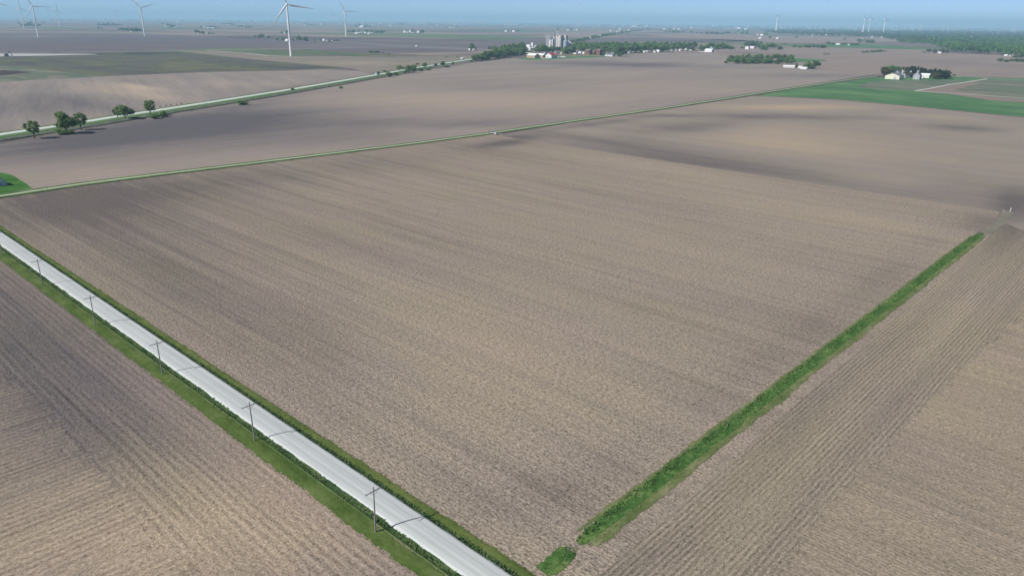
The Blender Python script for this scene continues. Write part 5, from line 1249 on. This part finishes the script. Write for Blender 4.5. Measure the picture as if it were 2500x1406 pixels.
# ------------------------------------------------------------------ far farmsteads: (where, trees, buildings)
FARMS = [
 ('at the far left behind the front turbine', [(47, 57, 52, 8), (56, 63, 54, 12), (66, 63, 55, 12), (75, 62, 49, 14), (85, 63, 54, 14), (96, 62, 56, 10), (107, 54, 50, 9)], [(52, 62, 6, 3), (79, 58.5, 4, 3)], 'mid'),
 ('in the dark bar-shaped grove', [(243, 61, 54, 12), (254, 61, 54, 13), (265, 61, 53, 14), (276, 61, 55, 14), (287, 61, 56, 12), (295, 60.5, 57, 8)], [], 'dark'),
 ('in the little pair below the dark bar-shaped grove', [(240.5, 70.5, 64, 5), (247.5, 70.5, 64, 4)], [], 'dark'),
 ('in the grove at the foot of the single turbine', [(292, 72, 68, 9), (301, 74, 66, 12), (311, 75, 66, 13), (322, 76, 65, 14), (333, 77, 66, 14), (343, 76, 68, 12)], [(321, 77.5, 5, 2)], 'dark'),
 ('at the farm right of the single turbine', [(398, 60, 56, 8), (411, 64, 57, 9), (419, 67, 58, 10), (428, 66, 60, 9), (440, 61, 58, 9)], [(405, 67.5, 5, 2.5), (421, 62, 5, 3), (431, 67.5, 5, 3), (436, 54.5, 6, 2), (404, 60.5, 4, 2)], 'mid'),
 ('at the far farm with the long white shed', [(491, 68, 64, 7), (507, 68, 63, 9), (516, 68, 62, 10), (524, 69, 64, 8), (533, 69, 66, 6)], [(499, 70, 3, 4), (511.5, 70.5, 9, 3.5), (521, 70.5, 5, 3)], 'dark'),
 ('in the tall group below that farm', [(480, 83, 72, 9), (489, 83, 75, 8), (496, 84, 76, 8), (511, 84, 79, 8), (520, 84, 80, 9)], [(483.5, 82.5, 2, 2), (505, 84, 3, 2)], 'dark'),
 ('at the small far farm above it', [(547, 61, 57, 6), (553, 61, 57, 6), (561, 61.5, 57, 9), (568, 62, 58, 8)], [(556, 62.5, 4, 2)], 'dark'),
 ('in the loose far group left of the tallest turbine', [(583, 68, 64, 9), (591, 69, 63, 9), (600, 62, 59, 8), (604, 69, 64, 9), (612, 69, 65, 7)], [(593.5, 63.5, 3, 2), (594, 69.5, 2, 1.5)], 'mid'),
 ('beside the dark barn left of the tallest turbine', [(622, 94, 87, 7), (633, 94, 85, 9), (640, 94.5, 83, 11)], [(653, 94, 10, 5)], 'mid'),
 ('behind the tallest turbine', [(688, 84, 78, 10), (701, 85, 76, 9)], [(694.5, 84.5, 3, 4)], 'dark'),
 ('at the white barn beside the tallest turbine', [(677, 101.5, 92.5, 9), (692, 101, 91, 10), (705, 97, 92, 7), (717, 102, 97, 7), (730, 103, 88, 14), (747, 103, 91, 13)], [(702, 102.8, 12, 5.2), (722, 102, 3, 4)], 'mid'),
 ('at the farm right of the tallest turbine', [(768, 103.5, 98, 5), (784, 103, 98, 7), (805, 104, 98, 8), (813, 103.5, 97, 8), (822, 104, 97.5, 8), (829, 104, 100, 5)], [(791, 102.5, 9, 4.5), (798, 103.8, 4, 3), (811, 104, 5, 2.5)], 'dark'),
 ('in the far row behind the two tall turbines', [(750, 64.5, 60, 9), (759, 65, 61, 9), (766, 65, 62, 7), (790, 62.5, 60, 8)], [(728, 61, 3, 2), (745.5, 65, 3.5, 2.2), (784.5, 63, 7, 2)], 'dark'),
 ('at the white farm right of the second turbine', [(870, 70, 64, 9), (879, 68, 62, 9), (893, 69, 63, 10), (902, 70, 66, 6)], [(885, 70, 15, 4), (910, 66, 4, 2)], 'mid'),
 ('in the tree row beside the second turbine', [(852, 83, 77, 9), (863, 83, 75, 10), (877, 82, 76, 9), (895, 82, 75, 11), (907, 83, 76, 12), (920, 83.5, 76, 14), (931, 84, 76, 13), (939, 83, 77, 7)], [(872, 85.5, 12, 2.5), (880, 85.5, 9, 4), (893, 84, 8, 2.2), (904.5, 86, 13, 2.6)], 'mid'),
 ('at the white farm right of the tree row', [(997, 83, 79, 6), (1006, 84, 76, 7), (1011, 84, 77, 6), (1019, 83, 79, 5), (1031, 84.5, 76, 10)], [(988, 84, 5, 5), (995.5, 84.5, 6, 3), (1002, 83, 6, 5), (1008.5, 84.5, 5, 3), (1021.5, 84, 7, 4)], 'dark'),
 ('in the far clump before the horizon', [(970, 65, 61, 8), (978, 66, 60, 9), (985, 64, 59, 9)], [(953.5, 68.5, 6, 2)], 'mid'),
 ('at the far farm right of that clump', [(1047, 67, 63, 4), (1054, 66, 62, 7)], [(1050.5, 68, 5, 2.5), (1062, 68, 5, 2), (1068, 68.5, 4, 2.5), (1026, 60.5, 4, 2), (1069, 59, 6, 1.6)], 'mid'),
 ('at the farm below the faint turbines', [(1093, 71, 67, 6), (1103, 71.5, 67.5, 8), (1115, 71.5, 67.5, 6)], [(1098.5, 73, 4, 3), (1106.5, 73, 6, 2.5)], 'dark'),
 ('at the far farm left of the masts', [(1187, 67, 62.5, 6), (1194, 67, 62, 8), (1202, 66.5, 63, 6)], [(1190, 67, 6, 2.5), (1200, 67.5, 6, 2.5), (1105, 63, 8, 1.6), (1118, 63.5, 6, 1.6)], 'mid'),
 ('along the far strip left of the elevator', [(1239, 65, 61, 7), (1259, 66, 63, 6), (1271, 67, 63, 5), (1290, 66, 62, 8), (1300, 67, 63, 7)], [(1233, 65, 5, 2), (1244, 64, 5, 2), (1259, 67, 8, 1.8), (1286, 67, 6, 1.8)], 'mid'),
 ('at the white farm left of the elevator', [(1240, 82, 77, 6), (1249, 81, 76, 8), (1258, 82, 77, 8), (1265, 82, 77, 6)], [(1236, 82.5, 7, 3), (1245.5, 81.5, 3, 4), (1254.5, 83, 8, 3.5)], 'dark'),
 ('behind the elevator headhouse', [(1361, 72, 69, 6), (1370, 72, 69, 8), (1381, 72, 68.5, 8), (1394, 78, 74, 5), (1398, 79, 75, 5), (1414, 79, 76.5, 7)], [(1387, 80, 7, 2), (1408, 80, 4, 3), (1402, 79.5, 3, 2)], 'mid'),
 ('in the double grove beyond the village', [(1624, 84, 80, 7), (1634, 85, 79, 9), (1644, 85, 78, 10), (1655, 85, 79, 10), (1666, 85, 80, 8), (1634, 77, 72, 7), (1655, 76, 72, 9)], [(1622, 77, 6, 2.5), (1647, 77, 7, 3), (1657, 77, 6, 3)], 'mid'),
 ('in the grey row right of the double grove', [(1688, 86, 80, 9), (1700, 86, 82, 8), (1712, 87, 82, 9), (1726, 88, 81, 10), (1738, 88, 80.5, 11), (1750, 88, 81, 11), (1762, 88, 81, 10), (1774, 87, 80.5, 11), (1781, 86.5, 81, 7), (1795, 86, 83, 4)], [], 'grey'),
 ('in the clump left of the wood', [(1804, 82, 76, 7), (1812, 80, 74, 9), (1812, 88, 79, 8), (1822, 87, 78, 8), (1826, 81, 76, 6)], [(1809, 80.5, 4, 3), (1820, 76.5, 6, 3), (1804, 74.5, 9, 4)], 'mid'),
 ('near the two white sheds before the wood', [(1868, 89.5, 82, 12), (1879, 97.5, 90, 7), (1944, 95, 90, 7), (1782, 86, 82, 4)], [(1850, 89.5, 4, 2.5), (1860, 91, 7, 4), (1857, 98, 10, 4), (1899, 98.5, 10, 4.5)], 'grey'),
 ('in the grove right of the far farmhouse', [(1812, 123, 116, 8), (1822, 119, 104, 14), (1834, 119, 101, 17), (1845, 118, 102, 17), (1855, 122, 104, 16), (1862, 125, 108, 14), (1873, 122, 107, 13), (1882, 122, 105, 15), (1891, 120, 109, 10), (1903, 124.5, 112.5, 12), (1869, 125.5, 119, 14)], [], 'mid'),
 ('in the dark row left of the paddock', [(1941, 118, 110, 12), (1953, 119, 113, 10), (1964, 119, 109, 12), (1974, 119, 109, 12), (1986, 120, 110, 13), (1997, 120, 110, 12), (2006, 120, 109, 13), (2013, 119.5, 112, 8), (1912, 112, 109, 8), (1918, 112, 108, 5)], [], 'mid'),
 ('in the low row behind the dark green field', [(2023, 111, 103.5, 14), (2034, 111, 106, 10), (2058, 111.5, 106, 10), (2068, 112, 106, 12), (2080, 112, 107, 12), (2092, 112, 106, 14), (2062, 100, 94, 7)], [(2046, 112, 9, 3.5), (2072.5, 112.5, 7, 3)], 'mid'),
 ('in the greyish grove before the wood', [(2095, 104, 97, 11), (2107, 103, 96, 12), (2118, 106, 96, 14), (2129, 107, 97, 14), (2100, 106.5, 101, 6), (2172, 95, 87, 9), (2160, 94, 90, 8)], [(2106, 100.5, 3, 4), (2129.5, 94, 6, 2.5), (2153.5, 94, 4, 2.5)], 'grey'),
 ('in the hedge on the pinkish field', [(2107, 130.5, 126, 10), (2117, 130, 125, 11), (2128, 129.5, 124.5, 12), (2138, 128.5, 123.5, 12), (2148, 128, 121, 12), (2160, 127.5, 125, 9), (2014, 136, 133, 10), (2022, 135.5, 132.5, 7)], [], 'dark'),
 ('at the farm in front of the wood', [(2266, 130, 119, 11), (2281, 130.5, 118, 10), (2300, 130.5, 119, 13), (2311, 131, 121, 12), (2256, 130, 126, 7)], [(2294, 131.5, 7, 3.8)], 'grey'),
 ('at the right edge below the wood', [(2441, 151, 141, 14), (2456, 151.5, 145, 14), (2469, 150, 143.5, 14), (2482, 150.5, 142, 15), (2495, 151, 142, 15), (2478, 141, 134, 14), (2492, 143, 130, 18)], [(2455.5, 137, 7, 3.6), (2465.5, 137.5, 6, 2), (2474, 137, 6, 3.6)], 'dark'),
 ('standing by itself left of the tree belt', [(1152, 125.5, 108, 23)], [(1146.5, 126.5, 5, 3.6), (1156.5, 126.8, 4, 4)], 'dark'),
 ('on the olive field near the highway', [(905, 131, 126, 12), (914, 131.5, 126, 12), (922, 132, 127, 10), (936, 132.5, 130, 5), (1089, 143.5, 140, 6), (1116, 143, 140, 6), (949, 137, 133, 3)], [(1017, 117, 4, 2.2), (1129, 147.5, 3, 2)], 'mid'),
 ('around the far horizon farms', [], [(8, 45, 7, 2), (20, 45, 6, 2), (332, 51, 4, 2), (493, 54, 4, 1.6), (501, 54, 4, 1.6), (911, 61, 4, 2), (930, 61, 4, 2), (1167, 62, 8, 1.6), (1441, 98.5, 6, 2.5), (1458, 95, 5, 2.5), (1468, 94, 9, 2.5), (1492, 82, 7, 3), (1514.5, 78.5, 7, 4), (1508, 84, 6, 3), (1514, 86, 6, 3), (1535, 80.5, 6, 3), (1548, 71, 10, 3), (1580, 71, 10, 4), (1505, 67.5, 7, 2), (1527, 68, 4, 3), (1744, 70, 9, 3), (1720, 73, 5, 2), (1688, 74, 5, 3), (1795, 72.5, 8, 2), (1867, 69, 6, 2), (1972, 71, 6, 3), (2030, 70.5, 10, 2), (1910, 73, 3, 2), (1983, 92, 4, 2.5), (2097, 68, 14, 2), (2490, 68, 10, 2.5), (2017, 88.5, 3, 2)], 'mid')]
for (where, tr, bl, lf) in FARMS:
    l = [(x, yb, yt, wd, 'cone' if (lf == 'dark' and (i * 7 + int(x)) % 9 == 0) else 'round', lf if (i + int(x)) % 4 else ('mid' if lf != 'mid' else 'dark')) for i, (x, yb, yt, wd) in enumerate(tr)]
    if l: grove(where, l, detail='lo' if max(a[1] - a[2] for a in l) < 9 else 'hi')
    bl = sorted(bl)
    for i, (x, y, wd, hp) in enumerate(bl):
        dk = 'dark barn' in where
        n_ = nth(i, len(bl)); n_ = '' if n_ == 'the only' else n_ + ' '
        small('dark_barn' if dk else 'white_shed', '%s%s %s' % (n_, 'dark barn' if dk else 'small white building', where.replace('beside the dark barn', 'beside the little trees')), x, y, wd, hp, 137 if i % 2 == 0 else 47,
              W_DARK if dk else None, R_GREY if dk else None)

# ------------------------------------------------------------------ far woods, as masses
LV['wood'] = leaf_mat('wood_leaves', (0.028, 0.07, 0.02), (0.10, 0.17, 0.045))
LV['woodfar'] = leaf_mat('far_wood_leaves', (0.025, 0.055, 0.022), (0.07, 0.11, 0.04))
def ico():
    bm = bmesh.new(); bmesh.ops.create_icosphere(bm, subdivisions=1, radius=1.0)
    v = [Vector(x.co) for x in bm.verts]; f = [tuple(q.index for q in x.verts) for x in bm.faces]; bm.free()
    keep = [q for q in f if sum(v[i].z for i in q) / 3 > -.45]
    return v, keep
ICV, ICF = ico()
def inside(x, y, poly):
    c = False
    for (x0, y0), (x1, y1) in zip(poly, poly[1:] + poly[:1]):
        if (y0 > y) != (y1 > y) and x < (x1 - x0) * (y - y0) / (y1 - y0) + x0: c = not c
    return c
def wood(name, poly, n, hpx, label, mat, wpx=7.5, hm=(13, 21), gaps=0.0, seed=1):
    """canopy of many separate leafy crowns"""
    rn = random.Random(seed); vs, fs = [], []
    xs = [p[0] for p in poly]; ys = [p[1] for p in poly]; k = 0; tries = 0
    while k < n and tries < n * 40:
        tries += 1
        x, y = rn.uniform(min(xs), max(xs)), rn.uniform(min(ys), max(ys))
        if not inside(x, y, poly): continue
        if gaps and pnoise(Vector((x * .02, y * .12, seed))) < -1 + gaps * 1.4: continue
        p = G(x, y); hh = rn.uniform(*hm) * .62
        r = m_w(p, wpx * rn.uniform(.6, 1.1)) / 2; r = max(3.5, r)
        for (ox, oy, s_, dz) in ((0, 0, 1, 0), (rn.uniform(-.7, .7), rn.uniform(-.7, .7), .62, rn.uniform(-.1, .35)), (rn.uniform(-.8, .8), rn.uniform(-.8, .8), .5, rn.uniform(-.2, .3))):
            b = len(vs)
            for q in ICV:
                j = 1 + rn.uniform(-.3, .3)
                vs.append((p.x + (ox + q.x * s_ * j) * r, p.y + (oy + q.y * s_ * j) * r, max(0, hh * (1 + dz) + q.z * j * s_ * hh * .62)))
            fs += [tuple(b + i for i in f) for f in ICF]
        k += 1
    me = bpy.data.meshes.new(name); me.from_pydata(vs, [], fs); me.update()
    return tag(link(name, me, mat), label, 'wood', kind='stuff')
def wood_mat(name, c0, c1, c2):
    t = NT(name); P = t.pos()
    g = t.n('ShaderNodeNewGeometry')
    n = t.noise(t.map(P, scale=(.35, .35, .35)), 1.0, 3.0, .7); n2 = t.noise(t.map(P, scale=(.006, .006, 0)), 1.0, 3.0, .6)
    f = t.math('ADD', t.math('MULTIPLY', g.outputs['Random Per Island'], .45), t.math('ADD', t.math('MULTIPLY', n, .6), t.math('MULTIPLY_ADD', n2, 1.0, -.55)))
    col = t.ramp(f, [(.15, c0 + (1,)), (.5, c1 + (1,)), (.85, c2 + (1,))])
    return t.bsdf(col, .9, .05, (n, 1.0, 1.5))
MW = wood_mat('wood_canopy', (.016, .040, .016), (.042, .088, .026), (.088, .155, .042))
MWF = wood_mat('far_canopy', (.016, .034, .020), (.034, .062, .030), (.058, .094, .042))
wood('wood', [(2180, 108), (2260, 110), (2330, 129), (2420, 135), (2520, 140), (2700, 150), (2700, 96), (2500, 98), (2300, 100)], 2600, 10, 'bright green wood sloping down to the field at the right', MW, wpx=9)
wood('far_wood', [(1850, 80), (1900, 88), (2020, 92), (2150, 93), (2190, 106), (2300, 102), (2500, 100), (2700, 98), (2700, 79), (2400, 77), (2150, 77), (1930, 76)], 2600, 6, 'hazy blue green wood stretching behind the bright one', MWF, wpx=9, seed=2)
hor = []
for i, (y0, y1, n, gp, sd) in enumerate([(2.2, 6, 900, .55, 5), (6, 10, 420, .42, 6), (10, 15, 160, .30, 7)]):
    poly = [(x, lerp_tab(HZ, x) + y0) for x in range(-100, 2701, 100)] + [(x, lerp_tab(HZ, x) + y1) for x in range(2700, -101, -100)]
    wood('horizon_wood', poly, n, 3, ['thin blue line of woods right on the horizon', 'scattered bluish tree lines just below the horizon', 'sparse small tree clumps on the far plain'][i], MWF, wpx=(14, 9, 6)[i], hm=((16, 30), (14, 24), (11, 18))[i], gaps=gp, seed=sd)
